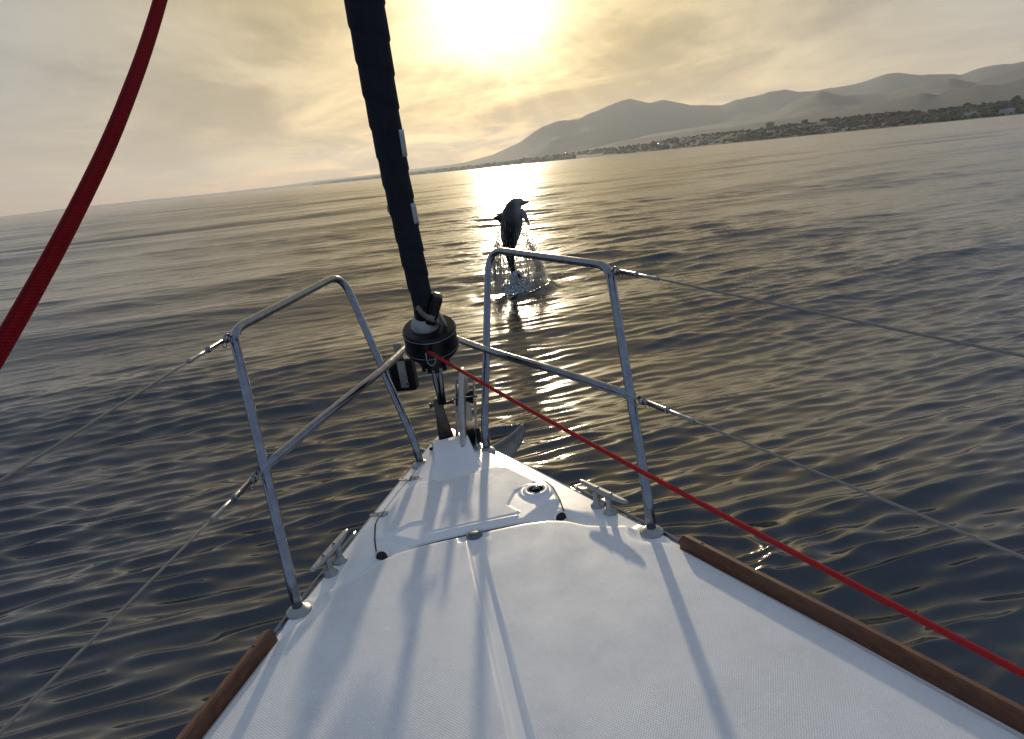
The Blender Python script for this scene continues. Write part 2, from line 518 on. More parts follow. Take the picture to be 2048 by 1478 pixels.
def build_sea():
    c0 = (-0.1, -1.5)
    az = np.concatenate([np.arange(-36, 56, 0.16), np.arange(56, 324, 2.0)]) * math.pi / 180
    r = [0.45]
    while r[-1] < 4500: r.append(r[-1] * (1.0045 if r[-1] < 12 else 1.005 if r[-1] < 34 else 1.009))
    r = np.array(r + [6000, 8000, 11000, 15000, 22000, 32000, 45000, 60000])
    Rg, Ag = np.meshgrid(r, az, indexing='ij')
    X = (c0[0] + Rg * np.sin(Ag)).astype(np.float64); Y = (c0[1] + Rg * np.cos(Ag)).astype(np.float64)
    cell = np.maximum(np.gradient(r)[:, None] * np.ones_like(Ag), 0.004)
    Z = np.zeros_like(X); DX = np.zeros_like(X); DY = np.zeros_like(X)
    lost = np.zeros_like(X)
    wr = np.random.default_rng(5)
    base_dir = R_(-8)                  # travel direction of the wave trains, from +Y towards +X
    gust = fbm(X * 0.16 + 3, Y * 0.10 + 8, 3, 3) ** 1.0
    gust = np.clip((gust - 0.22) / 0.42, 0.0, 1.0)
    gust2 = np.clip((fbm(X * 0.5, Y * 0.32, 17, 3) - 0.2) / 0.45, 0, 1)
    waves = []
    for lam in np.geomspace(26, 9, 4): waves.append((lam, 0.006, 0.14, 0))
    for lam in np.geomspace(7.0, 3.8, 6): waves.append((lam, 0.040, 0.12, 0))
    for lam in np.geomspace(3.2, 1.1, 12): waves.append((lam, 0.020, 0.20, 1))
    for lam in np.geomspace(1.0, 0.46, 14): waves.append((lam, 0.046, 0.20, 2))
    for lam in np.geomspace(0.42, 0.24, 12): waves.append((lam, 0.055, 0.22, 2))
    for lam in np.geomspace(0.23, 0.10, 24): waves.append((lam, 0.096, 0.24, 2))
    near_ripple = 1.0
    for lam, slope, spread, cls in waves:
        k = 2 * math.pi / lam
        d = base_dir + wr.normal(0, spread)
        kx, ky = math.sin(d) * k, math.cos(d) * k
        ph = wr.uniform(0, 2 * math.pi)
        amp = slope / k
        # bend crests a little so that no train runs dead straight
        warp = 0.55 * np.sin(X * 1.7 / lam ** 0.6 + ph * 3) * np.sin(Y * 1.1 / lam ** 0.6 + ph) if lam < 4 else 0.0
        arg = kx * X + ky * Y + ph + warp
        fade = np.clip((lam / cell - 2.0) / 1.6, 0, 1)
        mod = 1.0 if cls == 0 else ((0.45 + 0.75 * gust) if cls == 1 else (0.35 + 0.85 * gust) * (0.55 + 0.65 * gust2))
        s_, c_ = np.sin(arg), np.cos(arg)
        A = amp * fade * mod
        Z += A * s_
        q = 0.9 if lam > 0.45 else 0.75 if lam > 0.24 else 0.6
        DX += q * A * c_ * math.sin(d); DY += q * A * c_ * math.cos(d)
        lost += 0.5 * slope ** 2 * (1 - fade ** 2) * (mod ** 2 if cls else 1.0)
    # splash crater with its lip, and the ripple thrown off by the bow
    dr = np.hypot(X - SPLASH[0], (Y - SPLASH[1]))
    ang_ = np.arctan2(Y - SPLASH[1], X - SPLASH[0])
    lip = 0.55 + 0.06 * np.sin(3 * ang_ + 1)
    Z += 0.13 * np.exp(-((dr - lip) / 0.13) ** 2) * (0.7 + 0.5 * np.cos(ang_ - 0.1)) - 0.05 * np.exp(-(dr / 0.4) ** 2)
    Z += 0.02 * np.exp(-dr / 1.5) * np.sin(dr * 9)
    dw = np.hypot(X - WAKE[0] + 0.45, (Y - WAKE[1] + 0.05) * 1.5)
    Z += 0.035 * np.exp(-((dw - 0.47) / 0.055) ** 2) * sstep(0.9, 1.4, X + 0.2 * Y) + 0.008 * np.sin(dw * 22) * np.exp(-((dw - 0.7) / 0.35) ** 2)
    far = np.clip(1 - Rg / 4000, 0, 1)
    X = X + DX; Y = Y + DY; Z = Z * (0.25 + 0.75 * far)
    nr, na = X.shape
    verts = np.stack([X, Y, Z], -1).reshape(-1, 3).astype(np.float32)
    i = np.arange(nr - 1)[:, None]; j = np.arange(na)[None, :]; j2 = (j + 1) % na
    quads = np.stack([i * na + j, i * na + j2, (i + 1) * na + j2, (i + 1) * na + j], -1).reshape(-1, 4)
    quads = quads[:, ::-1]
    me = bpy.data.meshes.new('sea')
    me.vertices.add(len(verts)); me.vertices.foreach_set('co', verts.ravel())
    me.loops.add(quads.size); me.loops.foreach_set('vertex_index', quads.ravel().astype(np.int32))
    me.polygons.add(len(quads))
    me.polygons.foreach_set('loop_start', np.arange(0, quads.size, 4, dtype=np.int32))
    me.polygons.foreach_set('use_smooth', np.ones(len(quads), bool))
    me.update(calc_edges=True)
    at = me.attributes.new('rough', 'FLOAT', 'POINT')
    alpha = np.sqrt(0.004 ** 2 + 2 * 0.55 * lost)
    at.data.foreach_set('value', np.clip(np.sqrt(alpha), 0.05, 0.16).astype(np.float32).ravel())
    at2 = me.attributes.new('chop', 'FLOAT', 'POINT')
    at2.data.foreach_set('value', np.clip(np.sqrt(lost) / 0.2, 0, 1).astype(np.float32).ravel())
    o = link('sea', me, 'sea_water', None, False)
    return tag(o, 'dark rippled sea with bright sky reflections', 'sea', kind='structure')


build_sea()


# ------------------------------------------------------------------ land
def polar(az, dist): return CAM_LOC.x + dist * math.sin(R_(az)), CAM_LOC.y + dist * math.cos(R_(az))


def ridge(name, prof, dist, front, back, mat, label, seed, step=0.06, rough=0.05, spur=900.0):
    """a hill range: crest heights from (azimuth, elevation), sloping to the sea in front and away behind"""
    azs = np.arange(prof[0][0], prof[-1][0] + 1e-6, step)
    el = np.interp(azs, [q[0] for q in prof], [q[1] for q in prof])
    kw_ = max(1, int(0.3 / step)); kn = np.hanning(2 * kw_ + 3)[1:-1]; kn /= kn.sum()
    els = np.convolve(np.pad(el, kw_, mode='edge'), kn, mode='valid')
    D = np.interp(azs, [q[0] for q in dist], [q[1] for q in dist])
    V, F = [], []
    ts = np.concatenate([np.linspace(0, 1, 26), 1 + np.linspace(0.08, 1, 8)])
    X0 = np.sin(np.radians(azs)); Y0 = np.cos(np.radians(azs))
    rows = []
    for t_ in ts:
        d = D - front * (1 - t_) if t_ <= 1 else D + back * (t_ - 1)
        x = CAM_LOC.x + d * X0; y = CAM_LOC.y + d * Y0
        zr = CAM_LOC.z + D * np.tan(np.radians(els)) * (1 + 0.05 * t_ ** 3 * (fbm(azs * 1.3, azs * 0 + seed, seed, 4) - 0.48))
        zb = CAM_LOC.z + D * np.tan(np.radians(np.convolve(np.pad(els, 3 * kw_, mode='edge'), np.ones(6 * kw_ + 1) / (6 * kw_ + 1), mode='valid')))
        zr = zr * t_ ** 6 + zb * (1 - t_ ** 6) if t_ <= 1 else zr
        sh = t_ ** 1.25 if t_ <= 1 else 1 - 0.9 * (t_ - 1) ** 1.3
        nz_ = 0.55 - np.abs(fbm(x / spur, y / spur * 0.7, seed, 6) - 0.48) * 4.2 + 0.5 * (fbm(x / spur * 3, y / spur * 3, seed + 9, 4) - 0.5)
        env = 4 * t_ * (1 - t_) if t_ <= 1 else 0
        z = zr * sh + nz_ * rough * zr * env * 1.6
        z = np.where(t_ <= 0.001, -3.0, z)
        rows.append(np.stack([x, y, z], -1))
    A = np.stack(rows)
    nr, na = A.shape[:2]
    i = np.arange(nr - 1)[:, None]; j = np.arange(na - 1)[None, :]
    q = np.stack([i * na + j, i * na + j + 1, (i + 1) * na + j + 1, (i + 1) * na + j], -1).reshape(-1, 4)
    me = bpy.data.meshes.new(name)
    me.from_pydata(A.reshape(-1, 3).tolist(), [], q.tolist()); me.update()
    o = link(name, me, mat)
    return tag(o, label, 'hills', kind='structure'), A


P_FAR = [(-26.5, 0.02), (-24.1, 0.05), (-20.9, 0.16), (-18.8, 0.12), (-16.8, 0.16), (-13.5, 0.13), (-10.8, 0.15), (-7.9, 0.18), (-4.9, 0.29), (-2.6, 0.31),
         (-0.35, 0.34), (2.4, 0.44), (5.1, 0.5), (8.5, 0.67), (12, 0.7)]
P_CONCHA = [(3, 0.30), (5.0, 0.42), (6.7, 0.62), (8.5, 0.9), (10.7, 1.61), (12.4, 2.56), (13.6, 2.88), (14.7, 2.87), (15.7, 2.99), (16.3, 3.19), (18.0, 3.68),
            (19.4, 3.89), (20.8, 3.49), (21.7, 3.6), (23.7, 3.02), (25.9, 2.71), (26.9, 2.96), (28.6, 3.1), (30.3, 3.31), (31.3, 2.97), (32.6, 2.94), (33.4, 3.0),
            (35.2, 3.1), (36.4, 3.35), (37.4, 3.43), (39.0, 3.04), (40.4, 2.94), (41.0, 2.73), (42.1, 3.06), (44.4, 3.07), (48, 3.2), (56, 2.6)]
P_MID = [(17, 0.6), (20.7, 1.2), (25.1, 1.42), (28.0, 1.46), (29.3, 1.58), (30.9, 2.38), (32.7, 2.9), (34.0, 2.41), (35.5, 2.32), (37.1, 2.21), (38.2, 2.38),
         (39.3, 2.6), (40.5, 2.66), (41.7, 2.27), (43.4, 2.6), (44.4, 2.71), (48, 3.0), (56, 2.2)]
P_NEAR = [(15, 0.5), (18.8, 0.95), (23.7, 1.10), (27.3, 1.16), (31.4, 1.35), (33.7, 1.42), (35.2, 1.5), (37.1, 1.67), (39.0, 1.94), (40.1, 1.63), (42.0, 1.99),
          (43.4, 1.85), (44.4, 2.09), (48, 2.2), (56, 1.7)]
P_COAST = [(-5.5, 0.10), (-4.9, 0.15), (-0.4, 0.20), (2.4, 0.23), (9.0, 0.30), (13.0, 0.40), (16.9, 0.50), (18.8, 0.50), (20.7, 0.60), (22.6, 0.68), (24.4, 0.76),
           (27.9, 0.72), (31.6, 0.86), (35.0, 0.86), (36.7, 0.86), (39.0, 0.62), (40.6, 0.66), (42.4, 0.68), (44.5, 0.74), (50, 0.8), (56, 0.8)]
D_SHORE = [(-6, 14000), (0, 11000), (9, 7800), (14, 6000), (20, 4400), (28, 3100), (36, 2500), (44, 2150), (56, 1900)]
ridge('far_hills', P_FAR, [(-27, 26000), (12, 21000)], 3500, 3000, 'hill_scrub', 'faint low hills along the far horizon', 3)
ridge('mountain_range', P_CONCHA, [(3, 15000), (20, 13500), (56, 12000)], 3600, 4000, 'hill_scrub', 'hazy grey mountain range with a pointed peak above the coast', 5, rough=0.035, spur=1500)
ridge('middle_hills', P_MID, [(17, 9200), (56, 7600)], 3000, 2000, 'hill_scrub', 'rounded hazy hills in front of the mountains', 9, spur=900)
ridge('near_hills', P_NEAR, [(15, 6800), (28, 5400), (56, 4400)], 1500, 1200, 'hill_scrub', 'low green-grey hills just behind the shore', 13, spur=600)
D_C = [(a_, d_ + (420 if a_ > 20 else 700)) for a_, d_ in D_SHORE]
coast, CA = ridge('coast', P_COAST, D_C, 500, 900, 'coast_ground', 'dark wooded shore along the waterline', 21, step=0.1, rough=0.15, spur=160)


def coast_point(az, t_):
    D = np.interp(az, [q[0] for q in D_C], [q[1] for q in D_C])
    el = np.interp(az, [q[0] for q in P_COAST], [q[1] for q in P_COAST])
    zr = CAM_LOC.z + D * math.tan(R_(el))
    x, y = polar(az, D - 500 * (1 - t_))
    return x, y, max(0.3, zr * t_ ** 1.25), D


# woods on the shore: one mass of crowns nobody could count
bm = bmesh.new(); bmesh.ops.create_icosphere(bm, subdivisions=1, radius=1.0)
ICO_V = np.array([tuple(v.co) for v in bm.verts]); ICO_F = np.array([[v.index for v in f.verts] for f in bm.faces]); bm.free()
V, F = [], []
nv = 0
rr = np.random.default_rng(3)
for k in range(5600):
    az = 56 - 60 * rr.random() ** 1.6
    t_ = 0.04 + 0.97 * rr.random() ** 0.8
    if fbm(np.array([az * 1.3]), np.array([t_ * 3.0]), 31, 3)[0] < 0.24: continue
    x, y, z, D = coast_point(az, t_)
    h = rr.uniform(3.5, 9) * (1.25 if az > 37 else 1.0) * (1.0 if D < 4500 else 1.3)
    if rr.random() < 0.06: h *= 1.6
    for q_ in range(3):
        wv = ICO_V * (1 + rr.uniform(-0.38, 0.38, (len(ICO_V), 1)))
        sc_ = h * rr.uniform(0.28, 0.55)
        wv = wv * np.array([sc_ * rr.uniform(0.9, 1.5), sc_ * rr.uniform(0.9, 1.5), sc_]) + np.array([x + rr.normal(0, h * 0.4), y + rr.normal(0, h * 0.4), z + h * rr.uniform(0.25, 0.75)])
        V.append(wv); F.append(ICO_F + nv); nv += len(wv)
me = bpy.data.meshes.new('coastal_wood')
me.from_pydata(np.concatenate(V).tolist(), [], np.concatenate(F).tolist()); me.update()
tag(link('coastal_wood', me, 'tree_leaf', None, False), 'dark belt of trees covering the low shore', 'wood', kind='stuff')


def make_villa(name, label, group, wmat, w_, d_, h_, style):
    t_ = thing(name, label, 'house', (0, 0, 0), group, boat=False)
    wv = bbox(w_, d_, h_, 0, mat=Matrix.Translation((0, 0, h_ / 2 - 1)))
    flat(part('wall', wv, wmat, t_))
    if style == 'tile':
        o_ = 0.6
        V = [(-w_ / 2 - o_, -d_ / 2 - o_, h_ - 1), (w_ / 2 + o_, -d_ / 2 - o_, h_ - 1), (w_ / 2 + o_, d_ / 2 + o_, h_ - 1), (-w_ / 2 - o_, d_ / 2 + o_, h_ - 1),
             (-w_ / 4, 0, h_ + 1.8), (w_ / 4, 0, h_ + 1.8)]
        F = [(0, 1, 5, 4), (1, 2, 5), (2, 3, 4, 5), (3, 0, 4), (3, 2, 1, 0)]
        flat(part('roof', (V, F), 'roof_tile', t_))
    else:
        flat(part('roof', merge(bbox(w_ + 0.6, d_ + 0.6, 0.5, 0, mat=Matrix.Translation((0, 0, h_ - 0.7))),
                                bbox(w_ * 0.4, d_ * 0.5, 2.2, 0, mat=Matrix.Translation((w_ * 0.15, 0, h_ + 0.4)))), wmat, t_))
    fl = max(1, int((h_ - 1) / 3.2)); nx = max(2, int(w_ / 5))
    for f_ in range(fl):
        for k in range(nx):
            part('window', bbox(1.9, 0.16, 1.7, 0, mat=Matrix.Translation(((k + 0.5) * w_ / nx - w_ / 2, -d_ / 2 - 0.05, 0.9 + f_ * 3.1 + 0.9 - 0.5))), 'window_glass', t_)
    return t_


def dup(root, loc, rz):
    r = root.copy(); C.objects.link(r); r.matrix_world = Matrix.Translation(loc) @ Matrix.Rotation(rz, 4, 'Z')
    for ch in list(root.children):
        c_ = ch.copy(); C.objects.link(c_); c_.parent = r
    return r


VILLAS = [
    ('villa', 'small white flat-roofed villa among the trees on the dark shore', 'white flat-roofed villas on the shore', 'villa_white', 16, 10, 7.6, 'flat'),
    ('villa', 'white villa with a hipped tile roof among the shore trees', 'white tile-roofed villas on the shore', 'villa_white', 13, 10, 7.0, 'tile'),
    ('villa', 'ochre villa with a hipped tile roof among the shore trees', 'ochre villas on the shore', 'villa_ochre', 14, 10, 7.0, 'tile'),
    ('apartment_block', 'long white apartment block of several storeys on the shore', 'white apartment blocks on the shore', 'villa_white', 30, 12, 13.5, 'flat'),
]
SPOTS = {0: [], 1: [], 2: [], 3: []}
for k in range(44):
    az = rr.uniform(26.5, 46.5) if k < 34 else rr.uniform(14, 28)
    SPOTS[(0, 1, 0, 2, 1, 0, 3)[k % 7]].append((az, rr.uniform(0.10, 0.40) if k % 3 else rr.uniform(0.4, 0.7)))
for vi, spec in enumerate(VILLAS):
    root = make_villa(*spec)
    for k, (az, t_) in enumerate(SPOTS[vi]):
        x, y, z, D = coast_point(az, t_)
        rz = -R_(az) + rr.uniform(-0.45, 0.45)
        if k == 0: root.matrix_world = Matrix.Translation((x, y, z)) @ Matrix.Rotation(rz, 4, 'Z')
        else: dup(root, (x, y, z), rz)
tw = make_villa('tower_block', 'tall grey tower block rising above the shore trees', None, 'villa_ochre', 32, 20, 27, 'flat')
x, y, z, D = coast_point(29.35, 0.9); tw.matrix_world = Matrix.Translation((x, y, z)) @ Matrix.Rotation(-R_(29), 4, 'Z')
for az, tt, lab in ((14.2, 0.92, 'bright lamp put in as a glowing ball low on the distant shore below the mountain slope'), (21.3, 0.62, 'bright lamp put in as a glowing ball on the shore nearer the villas')):
    x, y, z, D = coast_point(az, tt)  # glowing balls on added poles, in place of glints on shore buildings
    t_ = thing('shore_glint', lab, 'glint', (x, y, z), 'glowing balls put in for glints along the shore', boat=False)
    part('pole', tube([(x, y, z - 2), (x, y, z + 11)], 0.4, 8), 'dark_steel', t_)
    part('glint_ball', lathe([(0.2, -1.3), (1.5, -1.0), (2.0, 0), (1.5, 1.0), (0.2, 1.3)], (x, y, z + 12), seg=12), 'glint_glow', t_)

# ------------------------------------------------------------------ the boat
GW_Y = [0.955, 0.94, 0.91, 0.86, 0.80, 0.70, 0.60, 0.50, 0.40, 0.30, 0.20, 0.10, 0.0, -0.10, -0.27, -0.48, -0.62, -0.75, -1.0, -1.5, -2.0, -2.6]
GW_X = [0.004, 0.022, 0.040, 0.066, 0.094, 0.138, 0.187, 0.233, 0.278, 0.322, 0.366, 0.411, 0.456, 0.500, 0.573, 0.665, 0.722, 0.776, 0.868, 1.03, 1.16, 1.28]


def hb(y): return np.interp(-np.asarray(y, float), -np.array(GW_Y), GW_X)


STEP_X = [0.0, 0.05, 0.13, 0.20, 0.245, 0.29, 0.345, 0.385, 0.400, 0.410, 0.45, 0.478, 0.60, 0.9, 1.4]
STEP_Y = [0.155, 0.156, 0.158, 0.150, 0.132, 0.092, 0.066, 0.054, 0.030, -0.025, -0.058, -0.115, -0.40, -1.15, -3.2]


def poly_sd(x, y, poly):
    """signed distance to a polygon (positive inside)"""
    P = np.asarray(poly); d = np.full(x.shape, 1e9); inside = np.zeros(x.shape, bool)
    for (x0, y0), (x1, y1) in zip(P, np.roll(P, -1, 0)):
        ex, ey = x1 - x0, y1 - y0
        t_ = np.clip(((x - x0) * ex + (y - y0) * ey) / (ex * ex + ey * ey + 1e-12), 0, 1)
        d = np.minimum(d, np.hypot(x - x0 - t_ * ex, y - y0 - t_ * ey))
        cond = ((y0 > y) != (y1 > y)) & (x < (x1 - x0) * (y - y0) / (y1 - y0 + 1e-12) + x0)
        inside ^= cond
    return np.where(inside, d, -d)


def deck_z(x, y):
    ax = np.abs(x)
    h = hb(y)
    z = 0.012 * (1 - np.clip(ax / np.maximum(h, 0.02), 0, 1) ** 2)
    ys = np.interp(ax, STEP_X, STEP_Y)
    fwd = y - ys                                   # >0 forward of the moulded step
    rise = 0.0075 * sstep(0.006, -0.014, fwd)
    # gutter in front of the step, deepest by the corners of the locker
    gut = 0.020 * np.exp(-((ax - 0.255) / 0.075) ** 2) * sstep(0.085, 0.0, fwd) * (fwd > -0.03)
    gut = gut + 0.004 * sstep(0.03, 0.0, fwd) * (ax < 0.3) * (fwd > -0.03)
    # centre channel and the well round the drain
    chan = sstep(0.019, 0.013, ax) * sstep(0.15, 0.11, y)
    well = sstep(0.042, 0.030, ax) * sstep(0.118, 0.130, y) * sstep(0.175, 0.165, y)
    z = z + rise * (1 - np.maximum(chan, well)) - gut * sstep(0.006, -0.004, -fwd - 0.004) - 0.003 * chan
    # level pads under the after legs of the pulpit
    pad = sstep(0.060, 0.035, np.hypot(ax - 0.435, y))
    z = z * (1 - pad) + 0.004 * pad
    # rounded deck edge
    e = h - ax
    z = z - 0.010 * sstep(0.012, 0.0, e)
    ns = sstep(-0.012, -0.022, fwd) * (1 - sstep(0.026, 0.019, ax) * sstep(0.15, 0.11, y)) * (1 - sstep(0.05, 0.038, ax) * sstep(0.10, 0.112, y))
    ns = ns * (1 - sstep(0.075, 0.05, np.hypot(ax - 0.435, y))) * sstep(0.035, 0.045, e)
    return z, ns


def add_attr(me, name, val):
    a_ = me.attributes.new(name, 'FLOAT', 'POINT'); a_.data.foreach_set('value', np.asarray(val, np.float32).ravel())


boat = thing('sailboat', 'white foredeck and bow of a sailing boat with steel pulpit and teak toe rails', 'sailboat')

ys_ = np.concatenate([np.arange(0.953, -0.80, -0.0036), np.linspace(-0.81, -2.55, 60)])
us_ = np.linspace(-1, 1, 281)
Yg, Ug = np.meshgrid(ys_, us_, indexing='ij')
Xg = Ug * hb(Yg)
Zg, NSg = deck_z(Xg, Yg)
nr, na = Xg.shape
i = np.arange(nr - 1)[:, None]; j = np.arange(na - 1)[None, :]
q = np.stack([i * na + j, (i + 1) * na + j, (i + 1) * na + j + 1, i * na + j + 1], -1).reshape(-1, 4)
me = geo_mesh('deck', np.stack([Xg, Yg, Zg], -1).reshape(-1, 3), q.tolist())
add_attr(me, 'nonslip', NSg)
deck = link('deck', me, 'gelcoat', boat)

# hull sides, flaring up to the deck edge
V, F = [], []
hy = np.concatenate([np.array(GW_Y[:6]), np.arange(0.6, -2.56, -0.1)])
lev = [(-0.006, 1.0, 0.0), (-0.03, 1.004, 0.0), (-0.25, 0.90, 0.02), (-0.6, 0.74, 0.07), (-1.0, 0.58, 0.14), (-1.25, 0.44, 0.20), (-1.5, 0.25, 0.27)]
for sgn in (-1, 1):
    st = len(V)
    for y in hy:
        for z, f, by in lev:
            V.append((sgn * (float(hb(y)) * f + 0.002), y - by * max(0.0, min(1.0, (y + 0.4) / 1.2)), z))
    m_ = len(lev)
    for a in range(len(hy) - 1):
        for b in range(m_ - 1):
            qd = (st + a * m_ + b, st + (a + 1) * m_ + b, st + (a + 1) * m_ + b + 1, st + a * m_ + b + 1)
            F.append(qd if sgn > 0 else qd[::-1])
part('hull', (V, F), 'hull_paint', boat)

# steel strips let into the deck edge
for sgn in (-1, 1):
    pth = [(sgn * (float(hb(y)) + 0.0045), y, 0.000) for y in np.arange(0.325, -0.075, -0.02)]
    part('rub_strip', tube(pth, 0.0045, 8), 'steel', boat)

# teak toe rails
for sgn in (-1, 1):
    V, F = [], []
    sec = [(0.001, -0.004), (0.001, 0.026), (-0.003, 0.031), (-0.015, 0.033), (-0.020, 0.030), (-0.023, 0.022), (-0.025, -0.004)]
    yy = np.concatenate([[-0.088, -0.0885, -0.094], np.arange(-0.12, -2.5, -0.04)])
    for k, y in enumerate(yy):
        ta = np.arctan2(float(hb(y - 0.05) - hb(y + 0.05)), 0.1)
        for dx, dz in sec:
            sh = 0.82 if k == 0 else 1.0
            V.append((sgn * (float(hb(y)) + 0.004 + dx / math.cos(ta)), y, 0.002 + dz * sh))
    m_ = len(sec)
    for a in range(len(yy) - 1):
        for b in range(m_):
            b2 = (b + 1) % m_
            qd = (a * m_ + b, a * m_ + b2, (a + 1) * m_ + b2, (a + 1) * m_ + b)
            F.append(qd if sgn < 0 else qd[::-1])
    F.append(tuple(range(m_))[::-1] if sgn < 0 else tuple(range(m_)))
    tr = edge_smooth(part('toe_rail', (V, F), 'teak', boat), 35)
    part('plug', lathe([(0.003, 0), (0.003, 0.0008)], (sgn * (float(hb(-0.135)) - 0.006), -0.135, 0.0344), seg=12), 'black_rubber', tr)

# anchor locker lid
LID_Y = [0.705, 0.66, 0.63, 0.504, 0.369, 0.335, 0.25, 0.168]
LID_W = [0.085, 0.112, 0.128, 0.190, 0.250, 0.258, 0.2585, 0.252]
PANEL = [(-0.150, 0.500), (-0.170, 0.490), (-0.200, 0.430), (-0.232, 0.330), (-0.236, 0.275), (-0.226, 0.252), (-0.205, 0.250), (-0.160, 0.272), (-0.130, 0.270),
         (-0.116, 0.255), (-0.128, 0.225), (-0.122, 0.203), (-0.05, 0.200), (0.05, 0.200), (0.128, 0.203), (0.136, 0.212), (0.112, 0.258), (0.126, 0.290), (0.146, 0.332),
         (0.176, 0.348), (0.205, 0.360), (0.214, 0.372), (0.150, 0.500), (0.120, 0.516), (0.078, 0.512), (0.062, 0.490), (-0.062, 0.490), (-0.080, 0.512), (-0.12, 0.515)]


def lid_w(y): return np.interp(-np.asarray(y, float), -np.array(LID_Y), LID_W)


def lid_z(x, y):
    ax = np.abs(x)
    z0 = 0.012 * (1 - np.clip(ax / hb(y), 0, 1) ** 2) + 0.008
    e = np.minimum(np.minimum(lid_w(y) - ax, y - 0.168), 0.72 - y)
    z = z0 - 0.007 * (1 - np.clip(e / 0.009, 0, 1)) ** 2
    sd = poly_sd(x, y, PANEL)
    z = z + 0.0035 * sstep(-0.004, 0.003, sd)
    hump = sstep(0.088 - 0.10 * (y - 0.53).clip(0, 0.2), 0.062 - 0.03 * (y - 0.53).clip(0, 0.2), ax) * np.clip((y - 0.535) / 0.15, 0, 1)
    z = z + 0.046 * hump
    # scoops at the after corners
    u_ = np.clip((ax - 0.135) / 0.085, 0, 1)
    edge = 0.175 + 0.075 * u_
    z = z - 0.026 * sstep(0.0, 0.055, edge - y) * sstep(0.0, 0.25, u_)
    # raised collar round the flush ring
    rr_ = np.hypot(x - 0.205, y - 0.310)
    z = z + 0.004 * sstep(0.052, 0.044, rr_)
    z = z + 0.003 * sstep(0.182, 0.190, y) * sstep(0.2, 0.194, y) * (ax < 0.13)
    return z, sstep(0.0, 0.004, sd) * (1 - hump) * sstep(0.044, 0.052, rr_)


ly = np.arange(0.705, 0.1679, -0.0029); lu = np.linspace(-1, 1, 191)
Yg, Ug = np.meshgrid(ly, lu, indexing='ij'); Xg = Ug * lid_w(Yg)
Zg, NSg = lid_z(Xg, Yg)
nr, na = Xg.shape
top = np.stack([Xg, Yg, Zg], -1).reshape(-1, 3)
i = np.arange(nr - 1)[:, None]; j = np.arange(na - 1)[None, :]
fs = np.stack([i * na + j, (i + 1) * na + j, (i + 1) * na + j + 1, i * na + j + 1], -1).reshape(-1, 4).tolist()
rim = [k for k in range(na)] + [r_ * na + na - 1 for r_ in range(1, nr)] + [(nr - 1) * na + k for k in range(na - 2, -1, -1)] + [r_ * na for r_ in range(nr - 2, 0, -1)]
skirt = top[rim].copy(); skirt[:, 2] = -0.035
n0 = len(top); Vv = np.concatenate([top, skirt])
for k in range(len(rim)):
    k2 = (k + 1) % len(rim)
    fs.append((rim[k], rim[k2], n0 + k2, n0 + k))
me = geo_mesh('anchor_locker_lid', Vv, fs); add_attr(me, 'nonslip', np.concatenate([NSg.ravel(), np.zeros(len(rim))]))
lid = link('anchor_locker_lid', me, 'gelcoat', boat)
lid['label'] = 'hinged lid with a grey non-slip panel and a ramp at its front'
# dark seal put in for the shadow of the gap round the lid
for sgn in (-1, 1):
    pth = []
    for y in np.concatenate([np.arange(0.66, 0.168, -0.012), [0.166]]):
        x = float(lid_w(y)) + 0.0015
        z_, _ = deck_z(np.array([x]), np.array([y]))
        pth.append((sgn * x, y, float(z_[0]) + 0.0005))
    part('gap_strip', tube(pth, 0.0021, 6), 'black_rubber', lid)
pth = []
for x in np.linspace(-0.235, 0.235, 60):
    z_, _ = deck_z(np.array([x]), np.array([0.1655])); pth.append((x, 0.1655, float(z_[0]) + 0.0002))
part('gap_strip', tube(pth, 0.0018, 6), 'black_rubber', lid)
# round openings in the after corners of the lid
for sgn in (-1, 1):
    ax_ = Vector((sgn * 0.25, -1, 0.10))
    part('rope_opening', lathe([(0.0, 0.0), (0.0135, 0.0), (0.0150, 0.003), (0.0150, 0.014)], (sgn * 0.238, 0.176, 0.0), ax_, 20), 'black_rubber', lid)
    part('opening_lip', lathe([(0.0152, 0.0), (0.0152, 0.013), (0.0185, 0.013), (0.0185, 0.0)], (sgn * 0.238, 0.176, 0.0), ax_, 20, caps=False), 'gelcoat', lid)


def lz(x, y): return float(lid_z(np.array([x]), np.array([y]))[0][0])
def dz(x, y): return float(deck_z(np.array([x]), np.array([y]))[0][0])


# hinges
for (hx, hy_) in ((-0.1475, 0.562), (-0.2365, 0.371)):
    r0 = R_(-14)
    ex = Vector((math.cos(r0), math.sin(r0), 0)); ey = Vector((-math.sin(r0), math.cos(r0), 0)); ez = Vector((0, 0, 1))
    zc = dz(hx - 0.01, hy_) + 0.0105
    out = [(0.040 * math.cos(a_) * (1 - 0.15 * abs(math.sin(a_))), 0.0125 * math.copysign(abs(math.sin(a_)) ** 0.7, math.sin(a_))) for a_ in np.linspace(0, 2 * math.pi, 28, endpoint=False)]
    hg = edge_smooth(part('hinge', prism(out, (hx, hy_, zc), ex, ey, ez, 0.004, 0.0008), 'galvanised', lid))
    part('hinge_pin', tube([Vector((hx, hy_, zc + 0.002)) - ey * 0.013, Vector((hx, hy_, zc + 0.002)) + ey * 0.013], 0.0035, 10), 'steel', hg)
    for u_, v_ in ((-0.026, 0.004), (-0.014, -0.004), (0.014, -0.004), (0.026, 0.004)):
        pz = Vector((hx, hy_, zc + 0.0021)) + ex * u_ + ey * v_
        part('screw', lathe([(0.003, 0), (0.0026, 0.001), (0.0008, 0.0004)], pz, seg=10), 'dark_steel', hg)

